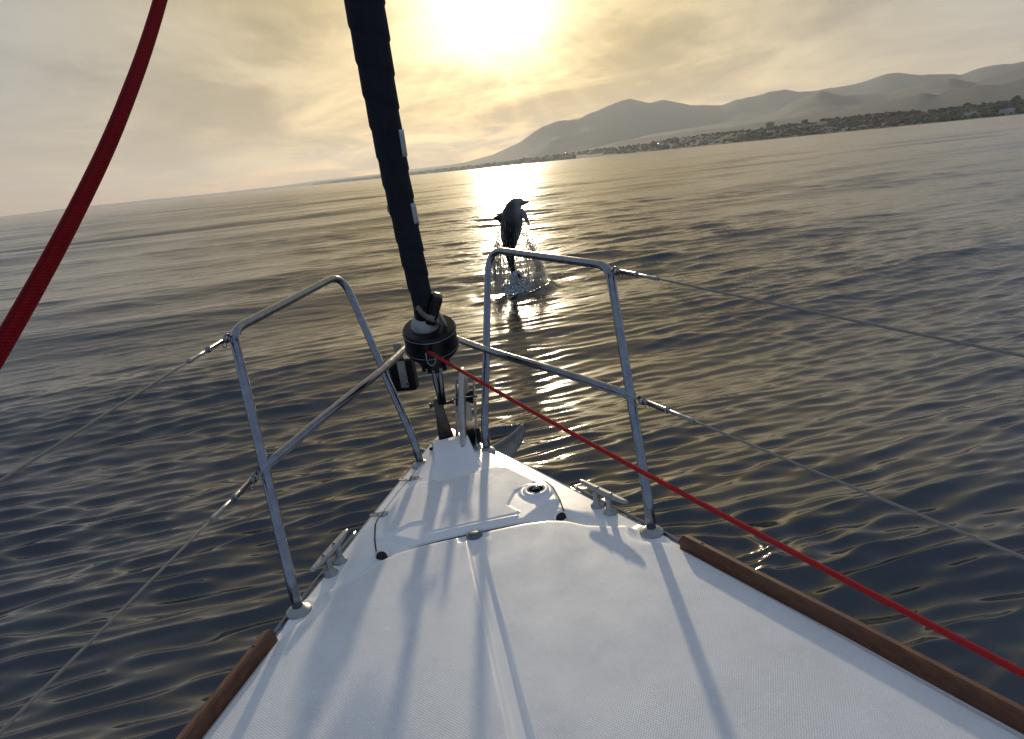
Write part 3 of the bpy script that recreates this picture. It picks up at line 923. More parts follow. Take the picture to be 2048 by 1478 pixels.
# flush ring with a chromed knob
rz0 = lz(0.205, 0.310)
ringo = part('flush_ring', lathe([(0.0235, -0.004), (0.0235, 0.0035), (0.026, 0.005), (0.034, 0.0048), (0.0385, 0.002), (0.0385, -0.004)], (0.205, 0.310, rz0), (0, 0, 1), 40, caps=False), 'gelcoat', lid)
part('ring_trim', lathe([(0.0215, 0.000), (0.0215, 0.0052), (0.0245, 0.0056), (0.0250, 0.000)], (0.205, 0.310, rz0), (0, 0, 1), 40, caps=False), 'steel', ringo)
part('bowl', lathe([(0.0218, 0.0030), (0.019, 0.0022), (0.012, 0.0016), (0.001, 0.0014)], (0.205, 0.310, rz0), (0, 0, 1), 40), 'black_plastic', ringo)
part('knob', lathe([(0.004, 0.001), (0.0045, 0.004), (0.008, 0.007), (0.0088, 0.010), (0.006, 0.013), (0.001, 0.0138)], (0.207, 0.309, rz0), (0, 0, 1), 20), 'steel', ringo)

# drain cap in front of the channel
o_ = (0.004, 0.148, dz(0.004, 0.148))
V, F = lathe([(0.0215, -0.003), (0.0215, 0.005), (0.019, 0.009), (0.0175, 0.0085), (0.017, 0.0045), (0.0150, 0.0042), (0.0145, 0.0105), (0.012, 0.0118), (0.001, 0.012)], o_, seg=36)
drain = part('deck_drain', ([(x, (y - o_[1]) * 0.72 + o_[1], z) for x, y, z in V], F), 'grey_plastic', boat)
drain['label'] = 'oval grey drain cap at the head of the centre channel'
for s_ in (-1, 1):
    part('screw', lathe([(0.003, 0), (0.0025, 0.0012), (0.0005, 0.0008)], (o_[0] + s_ * 0.0165, o_[1] - 0.003, o_[2] + 0.0046), seg=10), 'black_plastic', drain)

# mooring cleats
for sgn in (-1, 1):
    hf, ha = Vector((sgn * 0.324, 0.250, 0.052)), Vector((sgn * 0.405, 0.080, 0.050))
    mid = (hf + ha) / 2
    d = (ha - hf)
    pth, rd = [], []
    for s_ in np.linspace(0, 1, 21):
        u_ = abs(2 * s_ - 1)
        pth.append(hf + d * s_ + Vector((0, 0, 0.004 * (u_ ** 2) - 0.002)))
        rd.append(0.0125 * (1 - 0.50 * u_ ** 2.2) if 0.02 < s_ < 0.98 else 0.004)
    cl = part('cleat', merge(tube(pth, rd, 14, sq=(0.62, 1.0))[:2]), 'alloy', boat)
    for fx, fy in ((0.349, 0.184), (0.370, 0.136)):
        zb = dz(fx, fy)
        part('foot', lathe([(0.019, -0.002), (0.0185, 0.003), (0.0125, 0.009), (0.0085, 0.020), (0.0085, 0.034), (0.011, 0.046)], (sgn * fx, fy, zb), seg=20), 'alloy', cl)
    for s_ in (0.38, 0.66):
        pz = hf + d * s_ + Vector((0, 0, 0.0062))
        part('bolt_head', lathe([(0.0045, -0.002), (0.0042, 0.0012), (0.001, 0.0008)], pz, seg=12), 'dark_steel', cl)

# pulpit
RB_, TA, TF, FB = (0.435, 0.0), (0.522, 0.439, 0.600), (0.266, 1.07, 0.612), (0.111, 0.670)
rail_r = 0.0125
pulpit = part('pulpit', tube(fillet([(0.476, 0.184, 0.298), (0.330, 0.455, 0.318), (0.176, 0.752, 0.326), (0.06, 1.12, 0.312), (0.0, 1.25, 0.308), (-0.06, 1.12, 0.312),
                                     (-0.176, 0.752, 0.326), (-0.330, 0.455, 0.318), (-0.476, 0.184, 0.298)], [0.12, 0.14, 0.1, 0.09, 0.1, 0.14, 0.12], 8), rail_r, 18)[:2], 'steel', boat)
for sgn in (-1, 1):
    zr_, zf_ = dz(*RB_), dz(*FB)
    pth = fillet([(sgn * RB_[0], RB_[1], zr_), (sgn * 0.4375, 0.012, 0.075), (sgn * TA[0], TA[1], TA[2]), (sgn * TF[0], TF[1], TF[2]),
                  (sgn * 0.118, 0.700, 0.075), (sgn * FB[0], FB[1], zf_)], [0.02, 0.05, 0.105, 0.02], 9)
    hoop = part('hoop', tube(pth, rail_r, 18)[:2], 'steel', pulpit)
    for bx, by, zz in ((RB_[0], RB_[1], zr_), (FB[0], FB[1], zf_)):
        part('base_plate', lathe([(0.030, -0.004), (0.030, 0.003), (0.0265, 0.0065), (0.0175, 0.008), (0.0155, 0.014), (0.0130, 0.0145)], (sgn * bx, by, zz), seg=32), 'alloy', pulpit)

# stanchions further aft that carry the lifelines
for sgn in (-1, 1):
    xs = 1.155
    st = part('stanchion', tube([(sgn * xs, -2.02, 0.0), (sgn * (xs + 0.03), -2.02, 0.61)], 0.0125, 14)[:2], 'steel', boat)
    part('base_plate', lathe([(0.035, -0.012), (0.035, 0.004), (0.015, 0.02)], (sgn * xs, -2.02, 0.0), seg=20), 'alloy', st)

# stem fitting for the forestay
sf = part('stem_fitting', merge(
    prism([(-0.030, -0.012), (0.026, -0.012), (0.022, 0.05), (0.0165, 0.11), (0.0145, 0.165), (0.009, 0.176), (-0.009, 0.176), (-0.0145, 0.165), (-0.019, 0.10), (-0.026, 0.05)],
          (-0.008, 0.80, 0.012), (1, 0, 0), (-0.06, -0.10, 1), (0, 1, 0.08), 0.030, 0.003)), 'dark_steel', boat)
edge_smooth(sf)
part('deck_plate', bbox(0.155, 0.10, 0.006, 0.002, mat=Matrix.Translation((0.012, 0.775, 0.0165))), 'dark_steel', sf)
part('clevis_pin', tube([(-0.045, 0.775, 0.165), (0.032, 0.775, 0.165)], 0.006, 10), 'dark_steel', sf)
for x in (-0.046, 0.033):
    part('pin_head', lathe([(0.0095, -0.003), (0.0095, 0.003)], (x, 0.775, 0.165), (1, 0, 0), 14), 'dark_steel', sf)
part('strap', tube([(-0.075, 0.755, 0.018), (-0.04, 0.748, 0.024), (0.0, 0.745, 0.022), (0.05, 0.748, 0.02)], 0.006, 10, sq=(1, 0.6))[:2], 'black_rubber', sf)

# bow roller: two cheeks, a roller and a rubber block
EY = Vector((0.15, 0.92, 0.36)).normalized(); EX = Vector((1, -0.16, 0)).normalized(); EZ = EX.cross(EY)
br = part('bow_roller', merge(*[prism([(-0.16, -0.030), (-0.10, -0.034), (0.10, -0.018), (0.165, -0.002), (0.180, 0.020), (0.165, 0.040), (0.10, 0.030), (0.03, 0.036), (-0.04, 0.022), (-0.12, 0.022), (-0.17, 0.0)],
                              Vector((0.072, 0.83, 0.085)) + EX * s_ * 0.033, EY, EZ, EX, 0.004, 0.0008) for s_ in (-1, 1)]), 'steel', boat)
edge_smooth(br)
part('roller', lathe([(0.024, -0.028), (0.026, -0.02), (0.016, -0.004), (0.016, 0.004), (0.026, 0.02), (0.024, 0.028)], Vector((0.072, 0.83, 0.085)) + EY * 0.10 - EZ * 0.004, EX, 24), 'black_rubber', br)
part('rubber_block', bbox(0.044, 0.085, 0.055, 0.004, mat=Matrix.Translation((0.083, 0.785, 0.035))), 'black_rubber', br)
part('retaining_pin', tube([Vector((0.072, 0.83, 0.085)) + EY * 0.06 + EZ * 0.03 - EX * 0.045, Vector((0.072, 0.83, 0.085)) + EY * 0.06 + EZ * 0.03 + EX * 0.045], 0.004, 10), 'dark_steel', br)

# running light slung under the pulpit rail
nl = part('running_light', bbox(0.094, 0.050, 0.124, 0.010, 3, Matrix.Translation((-0.121, 1.085, 0.200)) @ Matrix.Rotation(R_(-18), 4, 'Z')), 'black_plastic', boat)
nl['label'] = 'black running light with a pale plate on its back'
RL = Matrix.Translation((-0.121, 1.085, 0.200)) @ Matrix.Rotation(R_(-18), 4, 'Z')
part('back_plate', bbox(0.030, 0.004, 0.104, 0.001, 1, RL @ Matrix.Translation((0.006, -0.026, 0.006))), 'dirty_white', nl)
part('lens', bbox(0.020, 0.012, 0.016, 0.003, 2, RL @ Matrix.Translation((-0.013, -0.022, 0.062))), 'red_lens', nl)
part('bracket', bbox(0.030, 0.010, 0.075, 0.002, 1, RL @ Matrix.Translation((-0.002, -0.004, 0.085))), 'dirty_white', nl)
part('screw', lathe([(0.004, 0), (0.003, 0.002)], RL @ Vector((0.016, -0.0285, -0.032)), (0, -1, 0), 10), 'black_plastic', nl)

# ------------------------------------------------------------------ anchor on the roller
an = thing('anchor', 'grey claw anchor hanging over the bow, its shank on the roller', 'anchor', (0.06, 0.80, 0.02))
spts = [Vector(q_) for q_ in ((0.034, 0.648, 0.036), (0.052, 0.76, 0.094), (0.072, 0.87, 0.151), (0.089, 0.955, 0.190), (0.098, 1.03, 0.175), (0.100, 1.085, 0.09), (0.097, 1.10, -0.03), (0.090, 1.06, -0.18))]
hs = [0.018, 0.026, 0.032, 0.024, 0.026, 0.028, 0.028, 0.026]
V, F = [], []
for k, pt in enumerate(spts):
    T = (spts[min(k + 1, len(spts) - 1)] - spts[max(k - 1, 0)]).normalized()
    sx_ = Vector((0.985, -0.17, 0)); sx_ = (sx_ - T * sx_.dot(T)).normalized(); u_ = sx_.cross(T)
    ww = 0.0095
    for a_, b_ in ((-ww, -hs[k]), (ww, -hs[k]), (ww * 1.0, hs[k] * 0.75), (ww * 0.45, hs[k]), (-ww * 0.45, hs[k]), (-ww, hs[k] * 0.75)):
        V.append(tuple(pt + sx_ * a_ + u_ * b_))
for k in range(len(spts) - 1):
    for b in range(6):
        b2 = (b + 1) % 6
        F.append((k * 6 + b, k * 6 + b2, (k + 1) * 6 + b2, (k + 1) * 6 + b))
F += [tuple(range(6))[::-1], tuple((len(spts) - 1) * 6 + b for b in range(6))]
shank = flat(part('shank', (V, F), 'galvanised', an))
V, F = [], []
ns_, nw_ = 41, 9
for s_ in np.linspace(-1, 1, ns_):
    a_ = abs(s_)
    wdt = 0.055 * (1 - 0.25 * a_) * (1 if a_ < 0.9 else math.sqrt(max(0.02, 1 - ((a_ - 0.9) / 0.1) ** 2)))
    cpt = Vector((0.083 + 0.243 * s_ * (1 - 0.06 * a_), 1.05 + 0.05 * a_, -0.215 + 0.085 * a_ ** 2.2))
    wd = Vector((s_ * 0.30, 0.35, 1.0)).normalized()
    nd = Vector((-0.4 * s_, -1, 0.35)).normalized()
    for t_ in np.linspace(-1, 1, nw_):
        V.append(tuple(cpt + wd * wdt * t_ + nd * 0.012 * (t_ * t_) * 1.2))
off = Vector((0, 0.012, -0.003)); n0 = len(V)
V += [tuple(Vector(v_) + off) for v_ in V]
for a in range(ns_ - 1):
    for b in range(nw_ - 1):
        qd = (a * nw_ + b, (a + 1) * nw_ + b, (a + 1) * nw_ + b + 1, a * nw_ + b + 1)
        F.append(qd); F.append(tuple(n0 + v_ for v_ in qd[::-1]))
    for b in (0, nw_ - 1):
        qd = (a * nw_ + b, (a + 1) * nw_ + b, n0 + (a + 1) * nw_ + b, n0 + a * nw_ + b)
        F.append(qd if b else qd[::-1])
for a in (0, ns_ - 1):
    for b in range(nw_ - 1):
        F.append((a * nw_ + b, a * nw_ + b + 1, n0 + a * nw_ + b + 1, n0 + a * nw_ + b))
part('claw', (V, F), 'claw_metal', an)
part('shackle', tube([Vector((0.034 + 0.014 * math.sin(a_), 0.640 - 0.018 * math.cos(a_) * 0.8, 0.036 + 0.004)) for a_ in np.linspace(-2.2, 2.2, 14)], 0.0035, 8)[:2], 'galvanised', an)

# ------------------------------------------------------------------ furled headsail and furling drum
def stay(z): return Vector((-0.004 - 0.020 * float(sstep(0.35, 0.95, np.array(z))), 0.83 - 0.30 * z, z))


AX = (stay(1.2) - stay(0.3)).normalized(); AX = Vector((0, -0.30, 1)).normalized()
fs_ = thing('furled_headsail', 'dark navy headsail rolled tight round the forestay above the drum', 'sail', tuple(stay(0.53)))
zs = np.arange(0.525, 4.6, 0.006); seg = 40
V, F = [], []
for z in zs:
    c_ = stay(z); Rr = np.interp(z, [0.5, 0.62, 0.8, 1.0, 1.3, 2.0, 4.6], [0.0275, 0.032, 0.0365, 0.040, 0.0455, 0.056, 0.075])
    pitch = 0.078
    for k in range(seg):
        a_ = 2 * math.pi * k / seg
        ph = (z / pitch + a_ / (2 * math.pi)) % 1.0
        saw = 0.0036 * (1 - ph) if ph > 0.04 else 0.0036 * (ph / 0.04)
        lump = 0.0016 * math.sin(2 * a_ + z * 5) + 0.0012 * math.sin(3 * a_ - z * 13)
        r_ = Rr + saw + lump
        V.append((c_.x + r_ * math.cos(a_), c_.y + r_ * math.sin(a_), z))
for a in range(len(zs) - 1):
    for k in range(seg):
        k2 = (k + 1) % seg
        F.append((a * seg + k, a * seg + k2, (a + 1) * seg + k2, (a + 1) * seg + k))
F += [tuple(range(seg))[::-1], tuple((len(zs) - 1) * seg + k for k in range(seg))]
roll = part('rolled_cloth', (V, F), 'sail_cloth', fs_)
for z0, z1, a0, a1 in ((0.972, 1.040, -50, -22), (0.788, 0.846, -52, -20), (0.83, 0.85, 198, 206)):
    V, F = [], []
    for iz in range(6):
        z = z0 + (z1 - z0) * iz / 5; c_ = stay(z)
        Rr = float(np.interp(z, [0.5, 0.62, 0.8, 1.0, 1.3], [0.0275, 0.032, 0.0365, 0.040, 0.0455])) + 0.0058
        for ia in range(7):
            a_ = R_(a0 + (a1 - a0) * ia / 6)
            V.append((c_.x + Rr * math.cos(a_), c_.y + Rr * math.sin(a_), z))
    F = [(iz * 7 + ia, iz * 7 + ia + 1, (iz + 1) * 7 + ia + 1, (iz + 1) * 7 + ia) for iz in range(5) for ia in range(6)]
    pt_ = part('patch', (V, F), 'patch_cloth', roll)
    md = pt_.modifiers.new('t', 'SOLIDIFY'); md.thickness = 0.002; md.offset = -1
part('tack_webbing', tube([stay(0.535) + Vector((-0.020, -0.018, 0)), stay(0.515) + Vector((-0.012, -0.034, 0)), stay(0.495) + Vector((0.006, -0.044, 0)), stay(0.478) + Vector((0.020, -0.042, 0))], 0.011, 10, sq=(1.0, 0.35))[:2], 'stain', fs_)

fd = thing('furling_drum', 'black furling drum on the forestay below the rolled sail', 'furling drum', tuple(stay(0.18)))
c0_ = stay(0.415)
part('spool', lathe([(0.030, 0.062), (0.040, 0.046), (0.080, 0.044), (0.0845, 0.038), (0.0845, 0.030), (0.0835, 0.027), (0.0835, -0.010), (0.0845, -0.014), (0.0865, -0.020), (0.0865, -0.034), (0.080, -0.046),
                     (0.060, -0.060), (0.052, -0.066), (0.050, -0.088), (0.012, -0.090)], c0_, AX, 56), 'black_plastic', fd)
edge_smooth(fd.children[0], 30)
part('rim_band', lathe([(0.0848, 0.030), (0.0857, 0.030), (0.0857, 0.0335), (0.0848, 0.0335)], c0_, AX, 56, caps=False), 'steel', fd)
part('rim_band', lathe([(0.0868, -0.024), (0.0876, -0.024), (0.0876, -0.0265), (0.0868, -0.0265)], c0_, AX, 56, caps=False), 'steel', fd)
part('collar', lathe([(0.047, 0.0445), (0.046, 0.050), (0.036, 0.082), (0.033, 0.084)], c0_ + Vector((-0.010, 0, 0)), AX, 36), 'alloy', fd)
part('torque_tube', lathe([(0.033, 0.083), (0.031, 0.118), (0.022, 0.128), (0.018, 0.175)], c0_ + Vector((-0.006, 0, 0)), AX, 28), 'black_plastic', fd)
part('clamp', bbox(0.034, 0.05, 0.098, 0.012, 3, Matrix.Translation(c0_ + AX * 0.108 + Vector((0.024, -0.022, 0))) @ Matrix.Rotation(R_(24), 4, 'Y') @ Matrix.Rotation(R_(16), 4, 'X')), 'black_plastic', fd)
part('clamp_strap', bbox(0.006, 0.054, 0.050, 0.002, 1, Matrix.Translation(c0_ + AX * 0.072 + Vector((0.045, -0.022, 0))) @ Matrix.Rotation(R_(-20), 4, 'Y')), 'alloy', fd)
part('buckle', bbox(0.022, 0.008, 0.018, 0.002, 1, Matrix.Translation(c0_ + AX * 0.085 + Vector((0.010, -0.050, 0))) @ Matrix.Rotation(R_(30), 4, 'Y')), 'stain', fd)
lp = [c0_ + AX * -0.036 + Vector((-0.012 + 0.013 * math.cos(a_), -0.090, -0.012 + 0.020 * math.sin(a_))) for a_ in np.linspace(-math.pi, 0, 14)]
part('guide_loop', tube([lp[0] + Vector((0, 0, 0.024))] + lp + [lp[-1] + Vector((0, 0, 0.02))], 0.0018, 8)[:2], 'alloy', fd)
for a_ in (-150, -118, -90, -55, -20, 30, 90, 150):
    x_, y_, z_ = frame_of(AX)
    part('guard_finger', bbox(0.016, 0.007, 0.032, 0.002, 1, Matrix.Translation(c0_ + AX * -0.088 + (x_ * math.cos(R_(a_)) + y_ * math.sin(R_(a_))) * 0.046) @ Matrix.Rotation(R_(a_ + 90), 4, 'Z')), 'black_plastic', fd)
for s_ in (-1, 1):
    a_ = stay(0.165) + Vector((s_ * 0.006, -0.012, 0)); b_ = stay(0.335) + Vector((s_ * 0.011 - 0.001, 0, 0))
    part('link_plate', tube([a_, a_.lerp(b_, 0.5), b_], [0.007, 0.0085, 0.010], 8, sq=(1.0, 0.5))[:2], 'steel', fd)


# ------------------------------------------------------------------ ropes and wires
def spline(pts, n=24):
    P = [Vector(q_) for q_ in pts]; P = [P[0] * 2 - P[1]] + P + [P[-1] * 2 - P[-2]]
    out = []
    for k in range(1, len(P) - 2):
        for s_ in np.linspace(0, 1, n, endpoint=(k == len(P) - 3)):
            a, b, c, d = P[k - 1], P[k], P[k + 1], P[k + 2]
            out.append(0.5 * ((2 * b) + (c - a) * s_ + (2 * a - 5 * b + 4 * c - d) * s_ ** 2 + (3 * b - a - 3 * c + d) * s_ ** 3))
    return out


def rope(name, path, r, mat, label, cat, group=None):
    P = [Vector(q_) for q_ in path]
    vf = tube(P, r, 14)
    me = geo_mesh(name, vf[0], vf[1], P[0])
    o = link(name, me, mat)
    set_uv(me, vf[2])
    o.matrix_world = MB @ Matrix.Translation(P[0])
    return tag(o, label, cat, group)


fl0, fl1 = Vector((-0.012, 0.605, 0.392)), Vector((0.595, -0.885, 0.279))
dfl = fl1 - fl0
rope('furling_line', [fl0 + dfl * s_ + Vector((0, 0, -0.010 * math.sin(math.pi * min(1, s_)))) for s_ in np.linspace(-0.03, 1.45, 60)], 0.0052, 'red_line',
     'thin red furling line running from the black drum to the starboard side', 'rope')
rope('sheet', spline([(-0.16, -0.20, 1.57), (-0.199, -0.414, 1.363), (-0.237, -0.647, 1.155), (-0.258, -0.785, 1.047), (-0.283, -0.881, 0.970), (-0.316, -0.976, 0.894), (-0.344, -1.042, 0.843), (-0.40, -1.16, 0.75)]), 0.0063, 'red_rope',
     'thick dark red rope slanting past close to the camera', 'rope')


def lifeline(start, end, label, low):
    a, b = Vector(start), Vector(end)
    d = (b - a); L = d.length; d = d / L
    t_ = thing('lifeline', label, 'lifeline', start, 'lifelines running aft from the pulpit')
    x_, y_, z_ = frame_of(d, Vector((0, 0, 1)))
    wv = tube([a + d * s_ + Vector((0, 0, -0.012 * math.sin(math.pi * (s_ - 0.2) / (L - 0.2)))) for s_ in np.linspace(0.20, L, 40)], 0.0028, 10)
    part('wire', wv, 'wire', t_)
    part('turnbuckle', lathe([(0.004, 0.034), (0.0072, 0.038), (0.0075, 0.108), (0.0086, 0.110), (0.0086, 0.114), (0.0045, 0.116)], a, d, 14), 'steel', t_)
    part('stud', lathe([(0.0048, 0.115), (0.0048, 0.165), (0.0046, 0.175), (0.0060, 0.200), (0.0060, 0.206), (0.0036, 0.208)], a, d, 12), 'alloy', t_)
    part('eye', tube([a + (d * (0.014 + 0.014 * math.cos(q_)) + x_ * 0.010 * math.sin(q_)) for q_ in np.linspace(0, 2 * math.pi, 18)], 0.0034, 8, caps=False)[:2], 'steel', t_)
    part('toggle', bbox(0.012, 0.016, 0.020, 0.002, 1, Matrix.Translation(a + d * 0.030) @ Matrix((x_, y_, z_)).transposed().to_4x4()), 'steel', t_)
    part('split_ring', tube([a + d * 0.034 + x_ * -0.012 + (d * 0.010 * math.cos(q_) + x_ * 0.008 * math.sin(q_)) for q_ in np.linspace(0, 2 * math.pi, 16)], 0.0011, 6, caps=False)[:2], 'dark_steel', t_)
    return t_


lifeline((0.530, 0.425, 0.588), (1.205, -2.02, 0.575), 'upper starboard lifeline wire leaving the pulpit top rail beside the dolphin', 0)
lifeline((-0.530, 0.425, 0.588), (-1.205, -2.02, 0.575), 'upper port lifeline wire leaving the pulpit top rail beside the red rope', 0)
lifeline((0.488, 0.172, 0.292), (1.215, -2.02, 0.29), 'lower starboard lifeline wire leaving the pulpit leg above the red furling line', 1)
lifeline((-0.488, 0.172, 0.292), (-1.215, -2.02, 0.29), 'lower port lifeline wire leaving the pulpit leg halfway up', 1)

# ------------------------------------------------------------------ dolphin
KP = 0.00852                                    # metres per photograph pixel at the dolphin
DB = Vector((SPLASH[0], SPLASH[1], 0.0))
DR = Vector((0.985, -0.172, 0.0))               # dolphin's belly side
DF = Vector((0.172, 0.985, 0.0))


def dl(px, py):
    dx, dy = px - 1033, py - 575
    return (dx * 0.995 - dy * 0.1) * KP, (-dx * 0.1 - dy * 0.995) * KP


def dpt(u_, h_, f_=0.0): return Vector((u_, f_, h_))


body = [((1031, 556), 3.0), ((1028, 545), 4.2), ((1025, 533), 5.6), ((1021, 516), 8.0), ((1018.5, 496), 11.5), ((1019.5, 476), 17.5), ((1021.5, 458), 21.0), ((1023, 440), 22.5),
        ((1025, 425), 21.0), ((1028.5, 413), 17.5), ((1034, 406), 13.0), ((1040, 403.5), 9.0), ((1044.5, 404), 5.6), ((1049, 404.5), 4.0), ((1054, 403), 3.2), ((1057.5, 402), 1.6)]
path = [dpt(*dl(*q_[0])) for q_ in body]; rad = [q_[1] * KP for q_ in body]
V, F, _ = tube(path, rad, 20, sq=(1.0, 1.0))
V = [(x, y * 0.92, z) for x, y, z in V]
pieces = [(V, F)]


def fin(pts, thick):
    """a fin as a tapered blade: list of (leading, trailing) points along its span"""
    V, F = [], []
    n_ = 8
    for k, (a_, b_) in enumerate(pts):
        a_, b_ = Vector(a_), Vector(b_); s_ = k / (len(pts) - 1)
        ch = b_ - a_; nrm = thick[1] if isinstance(thick, tuple) else Vector((0, 1, 0)); th = (thick[0] if isinstance(thick, tuple) else thick) * (1 - 0.75 * s_)
        for j_ in range(n_):
            q_ = 2 * math.pi * j_ / n_
            V.append(tuple(a_ + ch * (0.5 - 0.5 * math.cos(q_)) + Vector(nrm) * math.sin(q_) * th))
    for k in range(len(pts) - 1):
        for j_ in range(n_):
            j2 = (j_ + 1) % n_
            F.append((k * n_ + j_, k * n_ + j2, (k + 1) * n_ + j2, (k + 1) * n_ + j_))
    F += [tuple(range(n_))[::-1], tuple((len(pts) - 1) * n_ + j_ for j_ in range(n_))]
    return V, F


def D2(px, py, f_=0.0): return dpt(*dl(px, py), f_)


pieces.append(fin([(D2(1014, 418), D2(1012, 450)), (D2(1003, 424), D2(1001, 446)), (D2(995, 428.5), D2(994, 440)), (D2(987, 431), D2(986, 435.5))], 0.036))
for sg in (-1, 1):      # flippers
    pieces.append(fin([(D2(1034, 412, sg * 0.06), D2(1034, 434, sg * 0.06)), (D2(1046, 416, sg * 0.12), D2(1044, 433, sg * 0.13)), (D2(1054, 427, sg * 0.17), D2(1050, 440, sg * 0.17)), (D2(1060, 446, sg * 0.20), D2(1057, 450, sg * 0.20))], (0.040, (0.25, 0.8 * sg, 0.35))))
    pieces.append(fin([(D2(1028, 540, sg * 0.00), D2(1032, 557, sg * 0.0)), (D2(1036, 540, sg * 0.09), D2(1038, 553, sg * 0.09)), (D2(1046, 545, sg * 0.19), D2(1045, 552, sg * 0.18)), (D2(1051, 553, sg * 0.26), D2(1049, 555, sg * 0.25))], (0.016, (0.75, 0, 0.66))))
V, F = merge(*pieces)
me = geo_mesh('dolphin', V, F)
do = link('dolphin', me, 'dolphin_skin')
do.matrix_world = Matrix.Translation(DB) @ Matrix((DR, DF, Vector((0, 0, 1)))).transposed().to_4x4()
tag(do, 'dark dolphin leaping upright out of the sea in a burst of spray', 'dolphin')
md = do.modifiers.new('skin', 'REMESH'); md.mode = 'VOXEL'; md.voxel_size = 0.013; md.use_smooth_shade = True
md = do.modifiers.new('soft', 'SMOOTH'); md.factor = 0.5; md.iterations = 4

# spray thrown up round the dolphin: droplets and thin strings of water
bm = bmesh.new(); bmesh.ops.create_icosphere(bm, subdivisions=1, radius=1.0)
IV = np.array([tuple(v.co) for v in bm.verts]); IF = np.array([[v.index for v in f.verts] for f in bm.faces]); bm.free()
OV = np.array([(1, 0, 0), (-1, 0, 0), (0, 1, 0), (0, -1, 0), (0, 0, 1.5), (0, 0, -1.5)], float)
OF = np.array([(0, 2, 4), (2, 1, 4), (1, 3, 4), (3, 0, 4), (2, 0, 5), (1, 2, 5), (3, 1, 5), (0, 3, 5)])
sr = np.random.default_rng(23)
V, F = [], []; nv = 0


def drop(p_, r_, vv=OV, ff=OF, st=1.0):
    global nv
    V.append(vv * np.array([r_, r_, r_ * st]) + np.asarray(p_)); F.append(ff + nv); nv += len(vv)


for k in range(560):
    a_ = sr.uniform(0, 2 * math.pi)
    if math.sin(a_) < -0.45 and sr.random() < 0.8: continue      # the near side has mostly fallen back already
    right = math.cos(a_)
    r0 = sr.uniform(0.22, 0.50) + (0.16 * max(0, right) * sr.random())
    ht = sr.uniform(0.5, 1.18) * (1.0 if right < 0.2 else 0.92)
    r1 = np.interp(ht, [0, 0.6, 1.15], [r0, 0.34, 0.17]) * sr.uniform(0.85, 1.2)
    tw_ = sr.normal(0, 0.25)
    n_ = int(sr.integers(12, 34))
    for s_ in np.sort(sr.random(n_)):
        h_ = ht * s_
        rr_ = r0 * (1 - s_) ** 0.8 + r1 * (1 - (1 - s_) ** 0.8) + 0.05 * math.sin(math.pi * s_)
        aa = a_ + tw_ * s_ + sr.normal(0, 0.02)
        drop((rr_ * math.cos(aa) + 0.02, rr_ * math.sin(aa), h_ + sr.normal(0, 0.012)), abs(sr.normal(0.0030, 0.0022)) + 0.0020, st=sr.uniform(1.0, 3.6))
for k in range(140):          # torn strings of water
    a_ = sr.uniform(-0.4, math.pi + 0.4); right = math.cos(a_)
    r0 = sr.uniform(0.25, 0.46) + 0.14 * max(0, right) * sr.random(); ht = sr.uniform(0.45, 1.05)
    r1 = np.interp(ht, [0, 0.6, 1.15], [r0, 0.30, 0.16]) * sr.uniform(0.85, 1.15); tw_ = sr.normal(0, 0.3)
    s0 = sr.uniform(0, 0.4); s1 = s0 + sr.uniform(0.25, 0.6)
    pp = []
    for s_ in np.linspace(s0, min(1, s1), 9):
        rr_ = r0 * (1 - s_) ** 0.8 + r1 * (1 - (1 - s_) ** 0.8) + 0.05 * math.sin(math.pi * s_)
        pp.append((rr_ * math.cos(a_ + tw_ * s_) + 0.02, rr_ * math.sin(a_ + tw_ * s_), ht * s_))
    rd_ = abs(sr.normal(0.003, 0.0015)) + 0.0015
    tv, tf, _ = tube(pp, [rd_ * sr.uniform(0.5, 1.6) for _ in pp], 5)
    V.append(np.array(tv)); F.append(np.array([f_ for f_ in tf if len(f_) == 4])[:, [0, 1, 2]] + nv); F.append(np.array([f_ for f_ in tf if len(f_) == 4])[:, [0, 2, 3]] + nv); nv += len(tv)
for k in range(500):
    a_ = sr.uniform(0, 2 * math.pi); r_ = abs(sr.normal(0.45, 0.22)); h_ = abs(sr.normal(0.15, 0.22))
    drop((r_ * math.cos(a_) + 0.08, r_ * math.sin(a_), h_), abs(sr.normal(0.004, 0.003)) + 0.002)
me = bpy.data.meshes.new('spray'); me.from_pydata(np.concatenate(V).tolist(), [], np.concatenate(F).tolist()); me.update()
o = link('spray', me, 'spray'); o.matrix_world = do.matrix_world.copy()
tag(o, 'glittering curtain of backlit spray falling round the leaping dolphin', 'spray', kind='stuff')
V, F = [], []; nv = 0
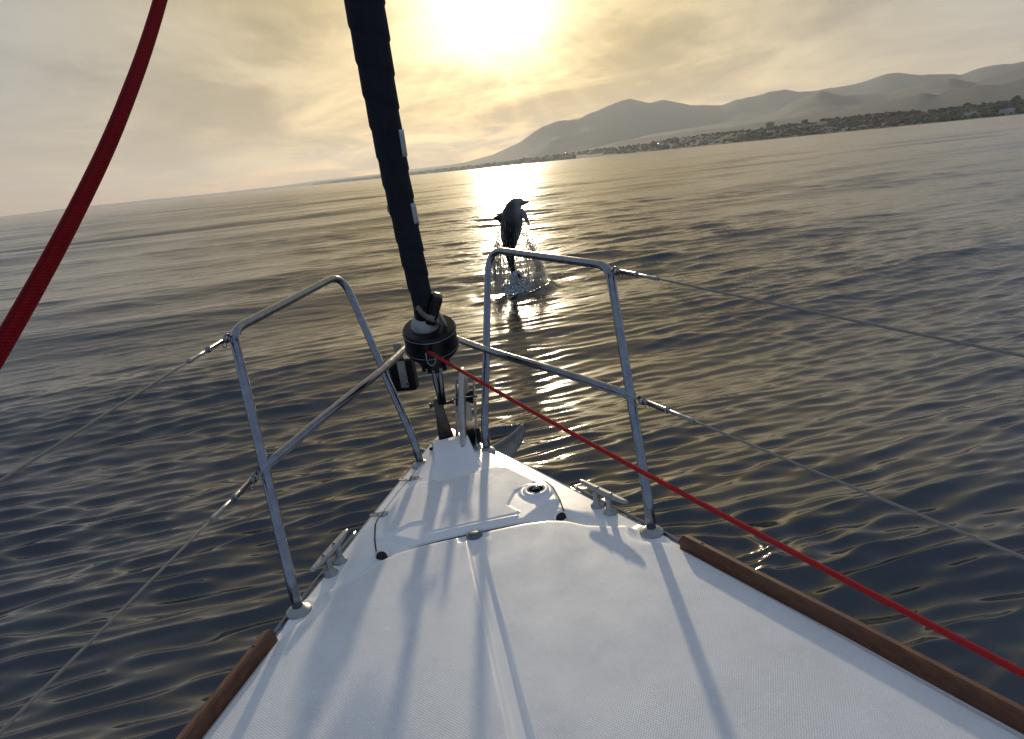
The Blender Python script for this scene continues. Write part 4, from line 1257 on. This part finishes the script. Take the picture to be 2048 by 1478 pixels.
for k in range(1500):
    a_ = sr.uniform(0, 2 * math.pi); h_ = sr.random() ** 2.2 * 0.34
    r_ = (0.26 * (1 - h_ / 0.40) ** 1.2) * math.sqrt(sr.random()) * (1 + 0.5 * math.sin(3 * a_ + 1) * sr.random()) + 0.03
    drop((r_ * math.cos(a_) + 0.02, r_ * math.sin(a_) - 0.02, h_ - 0.03), sr.uniform(0.006, 0.024) * (1 - 0.9 * h_), IV, IF)
me = bpy.data.meshes.new('splash_foam'); me.from_pydata(np.concatenate(V).tolist(), [], np.concatenate(F).tolist()); me.update()
o = link('splash_foam', me, 'foam'); o.matrix_world = do.matrix_world.copy()
tag(o, 'white foaming mound of water at the foot of the leaping dolphin', 'foam', kind='stuff')
# bubbles on the ripple thrown off by the bow
V, F = [], []; nv = 0
for k in range(1100):
    s_ = sr.random()
    a_ = R_(100 - 150 * s_)
    rr_ = 0.47 + sr.normal(0, 0.022) + (0.04 * sr.random() if s_ > 0.5 else 0)
    if sr.random() > 0.25 + 0.75 * s_: continue
    x = WAKE[0] - 0.45 + rr_ * math.cos(a_); y = WAKE[1] - 0.05 + rr_ * math.sin(a_) / 1.5
    drop((x, y, 0.028 + sr.normal(0, 0.008)), abs(sr.normal(0.0035, 0.003)) + 0.0015, IV, IF)
me = bpy.data.meshes.new('wake_bubbles'); me.from_pydata(np.concatenate(V).tolist(), [], np.concatenate(F).tolist()); me.update()
tag(link('wake_bubbles', me, 'foam'), 'curl of small bubbles on the ripple beside the starboard bow', 'bubbles', kind='stuff')

# ------------------------------------------------------------------ air between here and the mountains
V, F = bbox(1, 1, 1, 0)
V = [(x * 66000, y * 66000, -4 + (z + 0.5) * 1104) for x, y, z in V]
me = bpy.data.meshes.new('haze'); me.from_pydata(V, [], F); me.update()
hz = bpy.data.objects.new('haze', me); C.objects.link(hz)
m = bpy.data.materials.new('haze_air'); m.use_nodes = True; t = N(m.node_tree)
pv = t.n('ShaderNodeVolumePrincipled', {'Color': c4(0.85, 0.91, 0.97), 'Density': 3.6e-5, 'Anisotropy': 0.36})
t.n('ShaderNodeOutputMaterial', {1: pv.outputs[0]})
me.materials.append(m)
tag(hz, 'thin pale evening haze over the sea and shore', 'haze', kind='stuff')
